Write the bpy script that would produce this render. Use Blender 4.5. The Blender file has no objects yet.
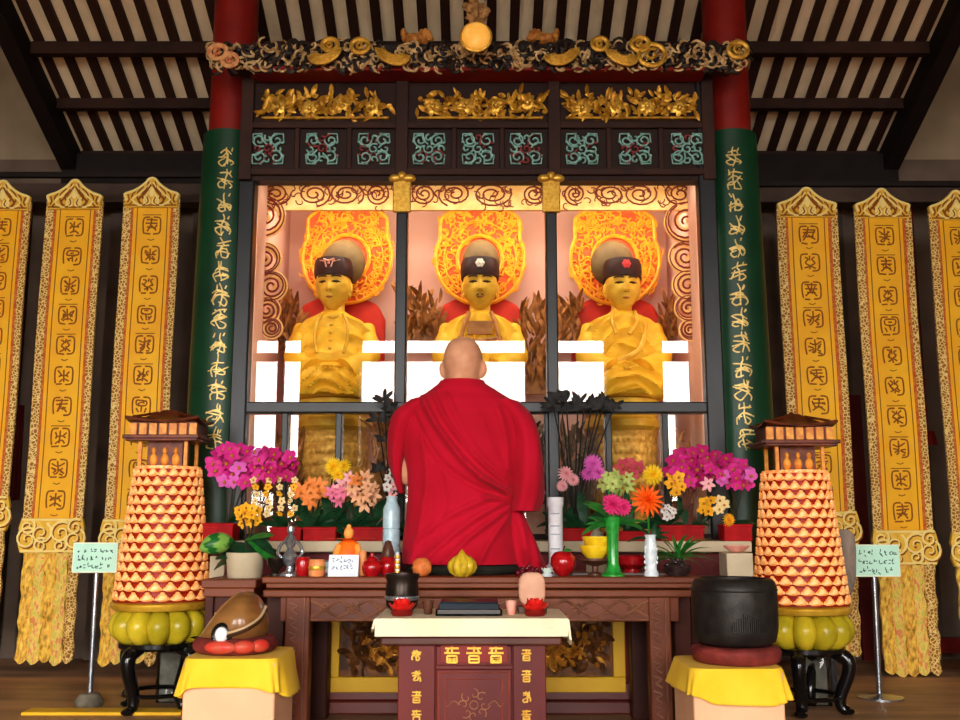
import bpy, bmesh, math, random
from mathutils import Vector, Matrix, Quaternion, noise
R = random.Random(7)
PI = math.pi
scn = bpy.context.scene
COL = scn.collection
# ------------------------------------------------------------------ camera geometry
F = 1000.0; TH = math.atan(0.165); CT, ST = math.cos(TH), math.sin(TH); CH = 0.75
def P(px, py, Y):
    "point at distance Y into the hall seen at pixel px, py"
    u = (360 - py) / F; x = (px - 480) / F
    dy = CT - u * ST; dz = ST + u * CT
    t = Y / dy
    return Vector((x * t, Y, CH + dz * t))
def ZZ(py, Y): return P(480, py, Y).z
def XX(px, Y, py=500): return P(px, py, Y).x
def floorY(py):
    u = (360 - py) / F
    return -CH / ((ST + u * CT) / (CT - u * ST))
# ------------------------------------------------------------------ materials
def lin(c):
    out = []
    for v in c[:3]:
        v = v / 255.0
        out.append(v / 12.92 if v <= .04045 else ((v + .055) / 1.055) ** 2.4)
    return (*out, 1)
MATS = {}
def mat(name, c1, c2=None, rough=.5, metal=0, scale=8, bump=0, bscale=None, tex='noise', coat=0, emit=None, estr=0, sheen=0, stretch=(1, 1, 1), detail=4, lo=.35, hi=.65, c3=None, trans=0, spec=.22):
    m = bpy.data.materials.new(name); m.use_nodes = True
    nt = m.node_tree; N = nt.nodes; L = nt.links
    b = N['Principled BSDF']
    b.inputs['Roughness'].default_value = rough; b.inputs['Metallic'].default_value = metal
    b.inputs['Coat Weight'].default_value = coat; b.inputs['Coat Roughness'].default_value = .1
    b.inputs['Sheen Weight'].default_value = sheen
    b.inputs['Specular IOR Level'].default_value = spec
    b.inputs['Base Color'].default_value = lin(c1)
    tc = N.new('ShaderNodeTexCoord'); mp = N.new('ShaderNodeMapping'); mp.inputs['Scale'].default_value = stretch
    L.new(tc.outputs['Object'], mp.inputs['Vector'])
    if c2 is not None:
        if tex == 'noise':
            t = N.new('ShaderNodeTexNoise'); t.inputs['Scale'].default_value = scale; t.inputs['Detail'].default_value = detail; o = t.outputs['Fac']
        elif tex == 'voronoi':
            t = N.new('ShaderNodeTexVoronoi'); t.inputs['Scale'].default_value = scale; o = t.outputs['Distance']
        elif tex == 'edge':
            t = N.new('ShaderNodeTexVoronoi'); t.feature = 'DISTANCE_TO_EDGE'; t.inputs['Scale'].default_value = scale; o = t.outputs['Distance']
        elif tex == 'wave':
            t = N.new('ShaderNodeTexWave'); t.inputs['Scale'].default_value = scale; t.inputs['Distortion'].default_value = 4; t.inputs['Detail'].default_value = detail; o = t.outputs['Fac']
        L.new(mp.outputs['Vector'], t.inputs['Vector'])
        r = N.new('ShaderNodeValToRGB'); e = r.color_ramp.elements
        e[0].position = lo; e[1].position = hi; e[0].color = lin(c1); e[1].color = lin(c2)
        if c3 is not None:
            k = e.new((lo + hi) / 2); k.color = lin(c3)
        L.new(o, r.inputs['Fac']); L.new(r.outputs['Color'], b.inputs['Base Color'])
    if bump:
        t2 = N.new('ShaderNodeTexNoise'); t2.inputs['Scale'].default_value = bscale or scale * 2; t2.inputs['Detail'].default_value = 5
        L.new(mp.outputs['Vector'], t2.inputs['Vector'])
        bp = N.new('ShaderNodeBump'); bp.inputs['Strength'].default_value = bump; bp.inputs['Distance'].default_value = .02
        L.new(t2.outputs['Fac'], bp.inputs['Height']); L.new(bp.outputs['Normal'], b.inputs['Normal'])
    if emit is not None:
        b.inputs['Emission Color'].default_value = lin(emit); b.inputs['Emission Strength'].default_value = estr
    if trans: b.inputs['Transmission Weight'].default_value = trans
    MATS[name] = m
    return m
def glass_mat(name, tint=(250, 252, 250), ior=1.5):
    m = bpy.data.materials.new(name); m.use_nodes = True
    nt = m.node_tree; N = nt.nodes; L = nt.links; N.remove(N['Principled BSDF'])
    tr = N.new('ShaderNodeBsdfTransparent'); tr.inputs['Color'].default_value = lin(tint)
    gl = N.new('ShaderNodeBsdfGlossy'); gl.inputs['Roughness'].default_value = 0.0
    fr = N.new('ShaderNodeFresnel'); fr.inputs['IOR'].default_value = ior
    mx = N.new('ShaderNodeMixShader'); L.new(fr.outputs['Fac'], mx.inputs['Fac'])
    L.new(tr.outputs[0], mx.inputs[1]); L.new(gl.outputs[0], mx.inputs[2])
    L.new(mx.outputs[0], N['Material Output'].inputs['Surface'])
    MATS[name] = m; return m
# ------------------------------------------------------------------ mesh builder
def V(*a): return Vector(a)
def origin(o):
    v = Vector((0, 0, 0))
    while o is not None:
        v += o.location; o = o.parent
    return v
class MB:
    def __init__(s): s.v = []; s.f = []; s.m = []; s.k = 0
    def add(s, vs, fs):
        n = len(s.v); s.v += [Vector(p) for p in vs]
        for f in fs: s.f.append([i + n for i in f]); s.m.append(s.k)
    def box(s, a, b):
        x0, y0, z0 = [min(p, q) for p, q in zip(a, b)]; x1, y1, z1 = [max(p, q) for p, q in zip(a, b)]
        s.add([(x0,y0,z0),(x1,y0,z0),(x1,y1,z0),(x0,y1,z0),(x0,y0,z1),(x1,y0,z1),(x1,y1,z1),(x0,y1,z1)],
              [(0,3,2,1),(4,5,6,7),(0,1,5,4),(1,2,6,5),(2,3,7,6),(3,0,4,7)])
    def obox(s, c, size, rot=None):
        q = rot or Matrix.Identity(3); h = Vector(size) / 2; c = Vector(c)
        vs = [c + q @ Vector((h.x*i, h.y*j, h.z*k)) for i, j, k in ((-1,-1,-1),(1,-1,-1),(1,1,-1),(-1,1,-1),(-1,-1,1),(1,-1,1),(1,1,1),(-1,1,1))]
        s.add(vs, [(0,3,2,1),(4,5,6,7),(0,1,5,4),(1,2,6,5),(2,3,7,6),(3,0,4,7)])
    def loft(s, rings, cap=True, closed=True):
        n = len(rings[0]); vs = [p for r in rings for p in r]; fs = []
        for i in range(len(rings) - 1):
            for j in range(n if closed else n - 1):
                a = i*n + j; b = i*n + (j+1) % n
                fs.append((a, b, b + n, a + n))
        if cap and closed:
            fs.append(tuple(reversed(range(n)))); fs.append(tuple((len(rings)-1)*n + j for j in range(n)))
        s.add(vs, fs)
    def tube(s, pts, r, n=6, cap=True, sq=None):
        "sq=(a,b): elliptical section scaling along the two frame axes"
        pts = [Vector(p) for p in pts]
        if len(pts) < 2: return
        rr = list(r) if hasattr(r, '__len__') else [r]*len(pts)
        T = []
        for i in range(len(pts)):
            d = pts[min(i+1, len(pts)-1)] - pts[max(i-1, 0)]
            T.append(d.normalized() if d.length > 1e-9 else Vector((0,0,1)))
        a = Vector((0,-1,0)) if abs(T[0].y) < .9 else Vector((1,0,0))
        u = (a - T[0]*a.dot(T[0])).normalized(); rings = []
        for i, p in enumerate(pts):
            u = (u - T[i]*u.dot(T[i]));  u = u.normalized() if u.length > 1e-6 else T[i].orthogonal().normalized()
            w = T[i].cross(u); A, B = sq or (1, 1)
            rings.append([p + (u*math.cos(2*PI*k/n)*A + w*math.sin(2*PI*k/n)*B)*rr[i] for k in range(n)])
        s.loft(rings, cap)
    def lathe(s, prof, c=(0,0,0), n=24, sx=1, sy=1, lobes=0, amp=0):
        c = Vector(c); rings = []
        for r, z in prof:
            ring = []
            for k in range(n):
                t = 2*PI*k/n; q = r*(1 + (amp*(abs(math.cos(t*lobes/2)) - .6) if lobes else 0))
                ring.append(c + Vector((q*sx*math.cos(t), q*sy*math.sin(t), z)))
            rings.append(ring)
        s.loft(rings)
    def ell(s, c, r, nu=16, nv=10, rot=None, fn=None):
        c = Vector(c); r = (r, r, r) if not hasattr(r, '__len__') else r
        vs = []; fs = []
        def pt(t, p):
            d = Vector((math.cos(p)*math.cos(t), math.cos(p)*math.sin(t), math.sin(p)))
            q = Vector((d.x*r[0], d.y*r[1], d.z*r[2]))
            if fn: q = fn(d, q)
            return c + (rot @ q if rot else q)
        vs.append(pt(0, -PI/2))
        for i in range(1, nv):
            for j in range(nu): vs.append(pt(2*PI*j/nu, -PI/2 + PI*i/nv))
        vs.append(pt(0, PI/2))
        for j in range(nu): fs.append((0, 1+(j+1) % nu, 1+j))
        for i in range(nv-2):
            for j in range(nu):
                a = 1+i*nu+j; b = 1+i*nu+(j+1) % nu
                fs.append((a, b, b+nu, a+nu))
        e = len(vs)-1; o = 1+(nv-2)*nu
        for j in range(nu): fs.append((o+j, o+(j+1) % nu, e))
        s.add(vs, fs)
    def prism(s, poly, y0, y1):
        n = len(poly); vs = [(x, y0, z) for x, z in poly] + [(x, y1, z) for x, z in poly]
        fs = [tuple(range(n)), tuple(reversed(range(n, 2*n)))] + [(i, i+n, (i+1) % n + n, (i+1) % n) for i in range(n)]
        s.add(vs, fs)
    def ribbon(s, pts, w, th=.002, nrm=(0,-1,0)):
        "flat raised stroke lying on a surface with outward normal nrm (vector or list)"
        pts = [Vector(p) for p in pts]; rings = []
        for i, p in enumerate(pts):
            nn = Vector(nrm[i] if hasattr(nrm[0], '__len__') else nrm)
            d = pts[min(i+1, len(pts)-1)] - pts[max(i-1, 0)]
            if d.length < 1e-9: d = Vector((0,0,1))
            side = d.normalized().cross(nn).normalized()
            ww = w[i] if hasattr(w, '__len__') else w
            rings.append([p - side*ww/2, p - side*ww*.3 + nn*th, p + side*ww*.3 + nn*th, p + side*ww/2])
        s.loft(rings, True)
    def leaf(s, p, d, up, L, W, curl=.3, n=5, th=.15):
        "thick tapered bent blade starting at p along d, bending towards -up"
        p = Vector(p); d = Vector(d).normalized(); up = Vector(up)
        up = (up - d*up.dot(d)); up = up.normalized() if up.length > 1e-5 else d.orthogonal().normalized()
        sd = d.cross(up); rings = []
        for i in range(n+1):
            t = i/n; a = curl*t
            c = p + d*(L*t*math.cos(a*.7)) - up*(L*t*math.sin(a*.7)) 
            w = W*(math.sin(PI*(t*.9+.06)))**.8*.5 + W*.02
            rings.append([c - sd*w, c + up*w*th - sd*w*.1, c + sd*w, c - up*w*th])
        s.loft(rings)
    def build(s, name, mats, parent=None, smooth=40, bevel=0, subsurf=0):
        me = bpy.data.meshes.new(name)
        off = origin(parent)
        me.from_pydata([tuple(p - off) for p in s.v], [], s.f)
        mats = mats if isinstance(mats, (list, tuple)) else [mats]
        for m in mats: me.materials.append(m if not isinstance(m, str) else MATS[m])
        if len(mats) > 1: me.polygons.foreach_set('material_index', s.m)
        bm = bmesh.new(); bm.from_mesh(me); bmesh.ops.recalc_face_normals(bm, faces=bm.faces); bm.to_mesh(me); bm.free()
        if smooth:
            me.polygons.foreach_set('use_smooth', [True]*len(me.polygons)); me.set_sharp_from_angle(angle=math.radians(smooth))
        o = bpy.data.objects.new(name, me); COL.objects.link(o)
        if parent is not None: o.parent = parent
        if bevel:
            b = o.modifiers.new('b', 'BEVEL'); b.width = bevel; b.segments = 2; b.limit_method = 'ANGLE'
        if subsurf:
            b = o.modifiers.new('s', 'SUBSURF'); b.levels = subsurf; b.render_levels = subsurf
        return o
def tag(o, label=None, cat=None, group=None, kind=None):
    if label: o['label'] = label
    if cat: o['category'] = cat
    if group: o['group'] = group
    if kind: o['kind'] = kind
    return o
def thing(name, label, cat, loc=(0,0,0), group=None):
    o = bpy.data.objects.new(name, None); o.empty_display_size = .05; COL.objects.link(o); o.location = loc
    return tag(o, label, cat, group)
def struct(name, mb, m, **kw):
    o = mb.build(name, m, **kw); o['kind'] = 'structure'; return o
def boxes(*bs):
    b = MB()
    for a, c in bs: b.box(a, c)
    return b
def copyof(o, parent, loc=None, rot=None, scale=None):
    c = o.copy(); COL.objects.link(c); c.parent = parent
    if loc is not None: c.location = loc
    if rot is not None: c.rotation_euler = rot
    if scale is not None: c.scale = (scale,)*3 if not hasattr(scale, '__len__') else scale
    return c
def spiral(c, r0, turns, a0=0, n=26, hand=1, ax=(1,0,0), az=(0,0,1), inner=.12):
    c = Vector(c); ax = Vector(ax); az = Vector(az)
    return [c + (ax*math.cos(a0+hand*2*PI*turns*i/n) + az*math.sin(a0+hand*2*PI*turns*i/n))*r0*(1-(1-inner)*i/n) for i in range(n+1)]
def smoothpoly(pts, k=4):
    "Catmull-Rom through points"
    pts = [Vector(p) for p in pts]; out = []
    for i in range(len(pts)-1):
        p0 = pts[max(i-1,0)]; p1 = pts[i]; p2 = pts[i+1]; p3 = pts[min(i+2,len(pts)-1)]
        for j in range(k):
            t = j/k
            out.append(.5*((2*p1)+(p2-p0)*t+(2*p0-5*p1+4*p2-p3)*t*t+(3*p1-p0-3*p2+p3)*t**3))
    out.append(pts[-1]); return out
def glyph(rng, style='seal'):
    "strokes of one written sign in the unit square, as lists of (u,v)"
    S = []
    if style == 'seal':
        kind = rng.randrange(5)
        S.append([(.08,.1),(.03,.5),(.08,.92),(.4,.97)]); S.append([(.6,.97),(.92,.92),(.97,.5),(.92,.1),(.6,.04)])
        if rng.random() < .6: S.append([(.1,.05),(.45,.03)])
        if kind == 0:
            S += [[(.5,.85),(.5,.2)],[(.2,.75),(.35,.6),(.25,.45)],[(.8,.75),(.65,.6),(.75,.45)],[(.25,.2),(.4,.32),(.6,.32),(.78,.18)],[(.3,.55),(.7,.55)]]
        elif kind == 1:
            S += [[(.2,.8),(.8,.8)],[(.2,.62),(.8,.62)],[(.5,.9),(.45,.5),(.22,.2)],[(.5,.5),(.78,.2)],[(.3,.4),(.7,.4)]]
        elif kind == 2:
            S += [[(.25,.8),(.4,.7),(.3,.5),(.45,.35),(.25,.2)],[(.75,.8),(.6,.7),(.7,.5),(.55,.35),(.75,.2)],[(.5,.85),(.5,.6)],[(.5,.4),(.5,.15)]]
        elif kind == 3:
            S += [[(.25,.8),(.75,.8),(.75,.55),(.25,.55),(.25,.8)],[(.5,.55),(.5,.2)],[(.22,.4),(.35,.2)],[(.78,.4),(.65,.2)],[(.4,.68),(.6,.68)]]
        else:
            S += [[(.2,.75),(.5,.6),(.8,.78)],[(.5,.9),(.5,.3),(.3,.18)],[(.2,.5),(.4,.42),(.22,.25)],[(.8,.5),(.6,.42),(.8,.25)],[(.62,.2),(.8,.15)]]
        S = S[:2]+[[(u+rng.uniform(-.045,.045), v+rng.uniform(-.045,.045)) for u, v in st] for st in S[2:]]
        if rng.random() < .6: S.append([(rng.uniform(.15,.35),rng.uniform(.2,.8)),(rng.uniform(.35,.5),rng.uniform(.3,.7))]); S.append([(rng.uniform(.65,.85),rng.uniform(.2,.8)),(rng.uniform(.5,.65),rng.uniform(.3,.7))])
    elif style == 'cursive':
        x = .5; S.append([(.5+rng.uniform(-.1,.1),1.0),(.5,.75),(.45+rng.uniform(-.1,.1),.5),(.5,.05)])
        for _ in range(rng.randrange(2,4)):
            v = rng.uniform(.25,.85); S.append([(.12+rng.uniform(0,.1),v-.06),(.45,v+.06),(.88,v+rng.uniform(-.05,.08))])
        S.append([(.35,.5),(.15,.3),(.2,.1)]); S.append([(.6,.45),(.85,.25),(.7,.08),(.5,.14)])
        if rng.random() < .6: S.append([(.25,.95),(.32,.78)])
        S.append([(rng.uniform(.1,.4),rng.uniform(.2,.5)),(rng.uniform(.4,.6),rng.uniform(.3,.7)),(rng.uniform(.6,.95),rng.uniform(.3,.7))])
        fl = rng.random() < .5
        S = [[((1-u if fl else u)+rng.uniform(-.09,.09), v+rng.uniform(-.08,.08)) for u, v in st] for st in S]
        if rng.random() < .6: S.append([(.78,.95),(.7,.8)])
    else:
        S.append([(.1,.9),(.9,.9)]); S.append([(.5,1),(.5,.55)]); S.append([(.05,.62),(.95,.62)])
        S.append([(.22,.45),(.22,.02)]); S.append([(.78,.45),(.78,.02)]); S.append([(.22,.45),(.78,.45)]); S.append([(.22,.05),(.78,.05)])
        if rng.random() < .7: S.append([(.25,.25),(.75,.25)])
        S.append([(.3,.82),(.2,.68)] if rng.random()<.5 else [(.7,.82),(.8,.68)])
    return S
# ------------------------------------------------------------------ materials used
mat('plaster', (158,138,112), (136,118,94), rough=.9, scale=3, bump=.1, bscale=40)
mat('dark_plaster', (112,94,80), (92,77,66), rough=.9, spec=.2, scale=3, bump=.1, bscale=30)
mat('roof_deck', (248,226,190), (226,204,168), rough=.9, scale=9, stretch=(1,.3,1), bump=.2, bscale=60)
mat('roof_wood', (52,30,22), (38,22,17), rough=.7, spec=.15, scale=6, stretch=(1,.15,1))
mat('black_wood', (30,20,16), (22,15,13), rough=.6, scale=8, spec=.15)
mat('floor_wood', (184,138,100), (126,92,68), rough=.5, scale=2.5, stretch=(.5,2,1), bump=.08, bscale=30)
mat('paving', (150,146,138), (130,126,120), rough=.9, scale=3)
mat('facade_wall', (96,88,80), (80,72,66), rough=.85, scale=2)
mat('facade_wood', (120,88,66), (100,72,54), rough=.7, scale=5)
mat('red_lacquer', (132,26,18), (112,18,14), rough=.45, scale=6)
mat('dark_red', (110,22,20), (86,16,16), rough=.6, scale=6)
mat('green_lacquer', (10,62,34), (6,46,26), rough=.42, scale=3, spec=.35)
mat('gold_leaf', (226,178,74), (196,142,44), rough=.35, metal=.55, scale=60)
mat('gold_letter', (236,208,130), (206,170,90), rough=.4, metal=.3, scale=60)
mat('case_wood', (46,26,20), (34,19,15), rough=.55, scale=7, stretch=(.2,1,1), spec=.15)
mat('case_frame', (30,31,33), (22,22,23), rough=.35, scale=5, spec=.3)
mat('case_back', (238,186,168), (226,170,152), rough=.8, scale=2)
mat('orange_panel', (232,170,96), (240,192,128), rough=.5, scale=20)
mat('maroon_line', (104,28,18), (128,40,20), rough=.5, scale=30)
mat('fret_teal', (150,196,184), (110,160,150), rough=.5, scale=60)
mat('fret_red', (150,60,56), (120,40,40), rough=.5, scale=60)
mat('carving_gold', (216,158,48), (150,98,24), rough=.4, metal=.35, scale=35)
mat('carving_pale', (224,190,134), (140,100,56), rough=.5, scale=30, metal=.1)
mat('carving_dark', (46,34,28), (28,20,18), rough=.5, scale=30)
mat('filigree', (240,166,44), (228,134,30), rough=.4, scale=40, metal=.1)
mat('filigree_back', (214,84,24), (196,62,18), rough=.5, scale=40)
mat('statue_gold', (228,180,62), (204,150,44), rough=.45, metal=.1, scale=18)
mat('statue_robe', (244,190,52), (228,166,36), rough=.5, metal=.08, scale=14)
mat('ink', (60,34,14), rough=.6)
mat('lip', (150,80,36), rough=.5)
mat('hat_dark', (58,22,20), (40,16,16), rough=.5, scale=20)
mat('hat_crown', (120,92,56), (92,70,44), rough=.6, scale=12)
mat('emblem_white', (238,220,206), rough=.5)
mat('emblem_red', (214,60,66), rough=.5)
mat('throne_red', (206,48,30), (186,36,24), rough=.6, scale=10)
mat('foliage_gold', (176,112,56), (112,62,30), rough=.5, metal=.15, scale=25)
mat('pedestal_gold', (236,180,84), (190,130,54), rough=.45, metal=.25, scale=40)
mat('banner_cloth', (246,184,24), (238,168,14), rough=.5, scale=5, sheen=.2, bump=.1, bscale=200)
mat('banner_brocade', (232,206,140), (150,96,34), rough=.55, scale=60, tex='edge', lo=.02, hi=.16, c3=(222,176,72))
mat('banner_red', (188,72,26), (206,120,36), rough=.6, scale=60)
mat('banner_crown', (238,190,70), (220,168,44), rough=.5, scale=30)
mat('banner_thread', (150,84,14), (128,66,10), rough=.6, scale=60)
mat('banner_pale', (250,226,140), rough=.5)
mat('tassel', (244,208,80), (150,118,36), rough=.6, scale=60, stretch=(1,1,.45), tex='noise', lo=.36, hi=.66, c3=(230,168,64), detail=6)
mat('tassel_pink', (222,140,84), (206,190,80), rough=.6, scale=60, stretch=(1,1,.45), lo=.4, hi=.6, c3=(240,206,96), detail=6)
GLASS = glass_mat('pane_glass')
# ------------------------------------------------------------------ the hall
WY = 5.9
struct('floor', boxes(((-4.6,-4.4,-.1),(4.6,6.1,0))), 'floor_wood')
struct('ground', boxes(((-30,-45,-.14),(30,-4.4,-.04))), 'paving')
struct('wall_back', boxes(((-4.6,WY,0),(4.6,WY+.15,2.98))), 'dark_plaster')
struct('wall_back_upper', boxes(((-4.6,WY,2.98),(4.6,WY+.15,5.2))), 'plaster')
struct('wall_left', boxes(((-4.75,-4.3,0),(-4.6,6.05,5.2))), 'plaster')
struct('wall_right', boxes(((4.6,-4.3,0),(4.75,6.05,5.2))), 'plaster')
struct('ceiling', boxes(((-4.75,-4.3,5.2),(4.75,6.05,5.3))), 'plaster')
# open front: pillars, lintel and transom, bright courtyard beyond
FY = -4.0
struct('wall_front', boxes(((-4.6,FY-.15,3.2),(4.6,FY+.15,5.2))), 'facade_wall')
pill = [(-4.6,-4.35),(-3.35,-3.0),(-2.36,-1.58),(.6,1.0),(1.66,2.4),(2.80,3.1),(4.35,4.6)]
for a, b in pill:
    struct('pillar', boxes(((a,FY-.15,0),(b,FY+.15,3.2))), 'facade_wood')
struct('pillar', boxes(((-2.68,FY-.05,0),(-2.60,FY+.05,3.2))), 'facade_wood')
# unseen slabs outside, added to block bright sky in the glass reflections
for a, c in ((-2.75,-1.25),(.95,2.05),(3.0,4.6)):
    struct('reflection_blocker', boxes(((a,-6.2,0),(c,-6.0,2.42))), 'facade_wood')
struct('beam', boxes(((-4.6,FY-.06,2.90),(4.6,FY+.06,3.0))), 'facade_wood')
gaps = [(-4.35,-3.35),(-3.0,-2.36),(-1.58,.6),(1.0,1.66),(2.4,2.8),(3.1,4.35)]  # outermost two openings added, unseen, to let in more daylight
# roof bay
RS = .45; RZ = 2.98
def zr(Y): return RZ + RS*(WY - Y)
def roofY(py):
    u = (360-py)/F; t = (ST+u*CT)/(CT-u*ST)
    return (RZ + RS*WY - CH)/(t+RS)
ang = math.atan(RS); rot = Matrix.Rotation(-ang, 3, 'X')
Y0, Y1 = 1.05, WY
RX = 2.43
d = MB(); d.add([(-RX-.05,Y1,zr(Y1)),(RX+.05,Y1,zr(Y1)),(RX+.05,Y0,zr(Y0)),(-RX-.05,Y0,zr(Y0)),
  (-RX-.05,Y1,zr(Y1)+.05),(RX+.05,Y1,zr(Y1)+.05),(RX+.05,Y0,zr(Y0)+.05),(-RX-.05,Y0,zr(Y0)+.05)],
  [(0,1,2,3),(4,7,6,5),(0,4,5,1),(1,5,6,2),(2,6,7,3),(3,7,4,0)])
struct('roof', d, 'roof_deck')
Ls = (Y1-Y0)/math.cos(ang); cy = (Y0+Y1)/2
n = int(2*RX/.122)
raf = None
for i in range(n+1):
    x = -RX + .04 + i*(2*RX-.08)/n
    if raf is None:
        b = MB(); b.obox((0,0,0), (.05,Ls,.024), rot); raf = struct('rafter', b, 'roof_wood'); raf.location = (x,cy,zr(cy)-.013)
    else:
        c = raf.copy(); COL.objects.link(c); c.location = (x,cy,zr(cy)-.013)
for py0, py1 in ((40,57),(97,112),(150,166)):
    ym = roofY(py0-3); struct('beam', boxes(((-RX,ym,ZZ(py1-4,ym)),(RX,ym+.05,zr(ym+.05)-.001))), 'roof_wood')
for sx in (-1, 1):
    b = MB(); b.obox((sx*(RX+.06), cy, zr(cy)-.02), (.09, Ls+.1, .26), rot); struct('roof_beam', b, 'black_wood')
zb0, zb1 = ZZ(184,WY-.1), ZZ(164,WY-.1)
struct('beam', boxes(((-RX-.1,WY-.12,zb0),(RX+.1,WY,zb1+.06))), 'black_wood')
struct('lintel', boxes(((-4.6,5.62,ZZ(202,5.62)),(4.6,5.74,ZZ(183,5.62)))), mat('lintel_wood', (84,64,52), (66,50,42), rough=.6, scale=5, spec=.2), bevel=.006)
# dark door leaves and posts along the back wall
for i, (a, b) in enumerate(((-60,15),(33,44),(100,118),(185,200),(768,782),(838,853),(912,926),(955,1010))):
    x0, x1 = XX(a,5.8,350), XX(b,5.8,350)
    struct('trim', boxes(((x0,5.84,0),(x1,5.9,ZZ(203,5.84)))), mat('panel%d' % i, (88,72,62) if i % 2 else (104,86,72), (74,60,52), rough=.6, scale=4, spec=.2))
struct('trim', boxes(((XX(858,5.8,560),5.8,0),(XX(871,5.8,560),5.86,ZZ(395,5.8)))), 'dark_red')
struct('trim', boxes(((XX(930,5.8,660),5.72,.05),(XX(1010,5.8,660),5.8,.13))), 'red_lacquer')
# ------------------------------------------------------------------ columns + couplet boards
for sx, lab in ((-1,'left'),(1,'right')):
    X = 1.243*sx
    b = MB(); b.lathe([(.11,0),(.11,zr(4.75)+.05)], (X,4.75,0), 40)
    c = struct('column', b, 'red_lacquer')
    side = 'magenta orchids under the shrine window' if sx < 0 else 'big black bowl'
    t = thing('couplet_board', 'curved dark green board of gold vertical writing on the %s red column' % lab, 'board', (X,4.63,.62))
    zt = ZZ(128,4.62); zb = .62; r0 = .116
    rings = []; A0, A1 = math.radians(190), math.radians(350)
    NS = 28
    for z, k in ((zb,1.16),(1.5,1.13),(zt-.18,1.03),(zt,1.0)):
        ring = []
        for j in range(NS+1):
            a = A0+(A1-A0)*j/NS; ring.append(V(X+r0*k*math.cos(a)*1.02, 4.75+r0*math.sin(a), z))
        for j in range(NS, -1, -1):
            a = A0+(A1-A0)*j/NS; ring.append(V(X+(r0+.014)*k*math.cos(a)*1.02, 4.75+(r0+.014)*math.sin(a), z))
        rings.append(ring)
    b = MB(); b.loft(rings); b.build('board', 'green_lacquer', t)
    # writing
    rng = random.Random(21+sx); g = MB()
    ng = 13; ztop = ZZ(146,4.62); zbot = ZZ(452,4.62); hh = (ztop-zbot)/ng
    def on(u, v, zc):
        # u across in metres from the board's centre
        z = zc+v; k = 1.0+.16*(zt-z)/(zt-zb); a = math.radians(270 + (6 if sx<0 else -6))+u/(r0+.014)
        rr = (r0+.0145)
        return V(X+rr*k*math.cos(a)*1.02, 4.75+rr*math.sin(a), z), V(math.cos(a), math.sin(a), 0)
    for i in range(ng):
        zc = ztop-(i+.5)*hh
        for st in glyph(rng, 'cursive'):
            pts = smoothpoly([V(u,v,0) for u, v in st], 4)
            if len(st) < 2: continue
            pp = [on((p.x-.5)*.088, (p.y-.5)*hh*.92, zc) for p in pts]
            g.ribbon([p for p, q in pp], [.0085*(1-.35*abs(2*i2/len(pp)-1)) for i2 in range(len(pp))], .0025, [q for p, q in pp])
    g.build('gold_writing', 'gold_letter', t)
# ------------------------------------------------------------------ shrine cabinet
FY0, FY1 = 4.52, 4.6
XL, XR = -1.14, 1.115
HZ0, HZ1 = ZZ(180,FY0), ZZ(75,FY0)
IL, IR = XX(250,FY0,300), XX(703,FY0,300)
RZ0, RZ1 = ZZ(413,FY0), ZZ(402,FY0)
BZ = .70
case = thing('shrine_cabinet', 'wide black glazed shrine cabinet with carved header holding three gold statues', 'cabinet', (0,4.55,0))
boxes(((XL,FY0,0),(IL,FY1,HZ0)),).build('left_post', 'case_frame', case, bevel=.008)
boxes(((IR,FY0,0),(XR,FY1,HZ1)),).build('right_post', 'case_frame', case, bevel=.008)
for px in (401, 552):
    x = XX(px,FY0,300); m = boxes(((x-.026,FY0-.01,BZ),(x+.026,FY1,HZ0+.01))).build('mullion', 'case_frame', case, bevel=.006)
    # gold clamp at its head
    b = MB(); z0, z1 = ZZ(212,FY0-.03), ZZ(180,FY0-.03)
    b.box((x-.042,FY0-.035,z0),(x+.042,FY0-.012,z1)); b.ell((x-.03,FY0-.03,z1+.008),(.035,.02,.02)); b.ell((x+.03,FY0-.03,z1+.008),(.035,.02,.02)); b.ell((x,FY0-.035,z1+.018),(.022,.02,.022))
    b.build('gold_clamp', 'gold_leaf', m, bevel=.005)
boxes(((IL,FY0-.012,RZ0),(IR,FY1-.01,RZ1))).build('rail', 'case_frame', case, bevel=.006)
for px in (284, 338, 548, 609, 666):
    x = XX(px,FY0,450); boxes(((x-.014,FY0,BZ),(x+.014,FY1-.02,RZ0))).build('lower_mullion', 'case_frame', case, bevel=.004)
boxes(((IL,FY0,BZ-.06),(IR,FY1,BZ+.01))).build('sill', 'case_wood', case, bevel=.004)
xs = [IL, XX(401,FY0,300), XX(552,FY0,300), IR]
for i in range(3):
    boxes(((xs[i],FY0+.036,RZ1-.005),(xs[i+1],FY0+.042,HZ0+.02))).build('window_pane', GLASS, case, smooth=0)
    boxes(((xs[i],FY0+.036,BZ),(xs[i+1],FY0+.042,RZ0+.005))).build('window_pane', GLASS, case, smooth=0)
CB = 5.42
b = boxes(((-1.1,FY1,0),(-1.07,CB,HZ1)),((1.045,FY1,0),(1.075,CB,HZ1)),((-1.1,FY1,HZ1-.03),(1.075,CB,HZ1)))
b.build('side_wall', 'case_wood', case)
boxes(((-1.07,FY1,BZ-.04),(1.045,CB,BZ))).build('cabinet_floor', 'case_wood', case)
for x_, w_ in ((-1.07,.004),(1.041,.004)): boxes(((x_,FY1+.01,BZ),(x_+w_,CB,HZ1-.03))).build('side_lining', 'case_back', case)
boxes(((-1.1,CB,0),(1.075,CB+.03,HZ1))).build('back_panel', 'case_back', case)
boxes(((-1.07,FY1-.04,0),(1.045,FY1,BZ-.05))).build('base_panel', 'case_wood', case)
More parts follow.
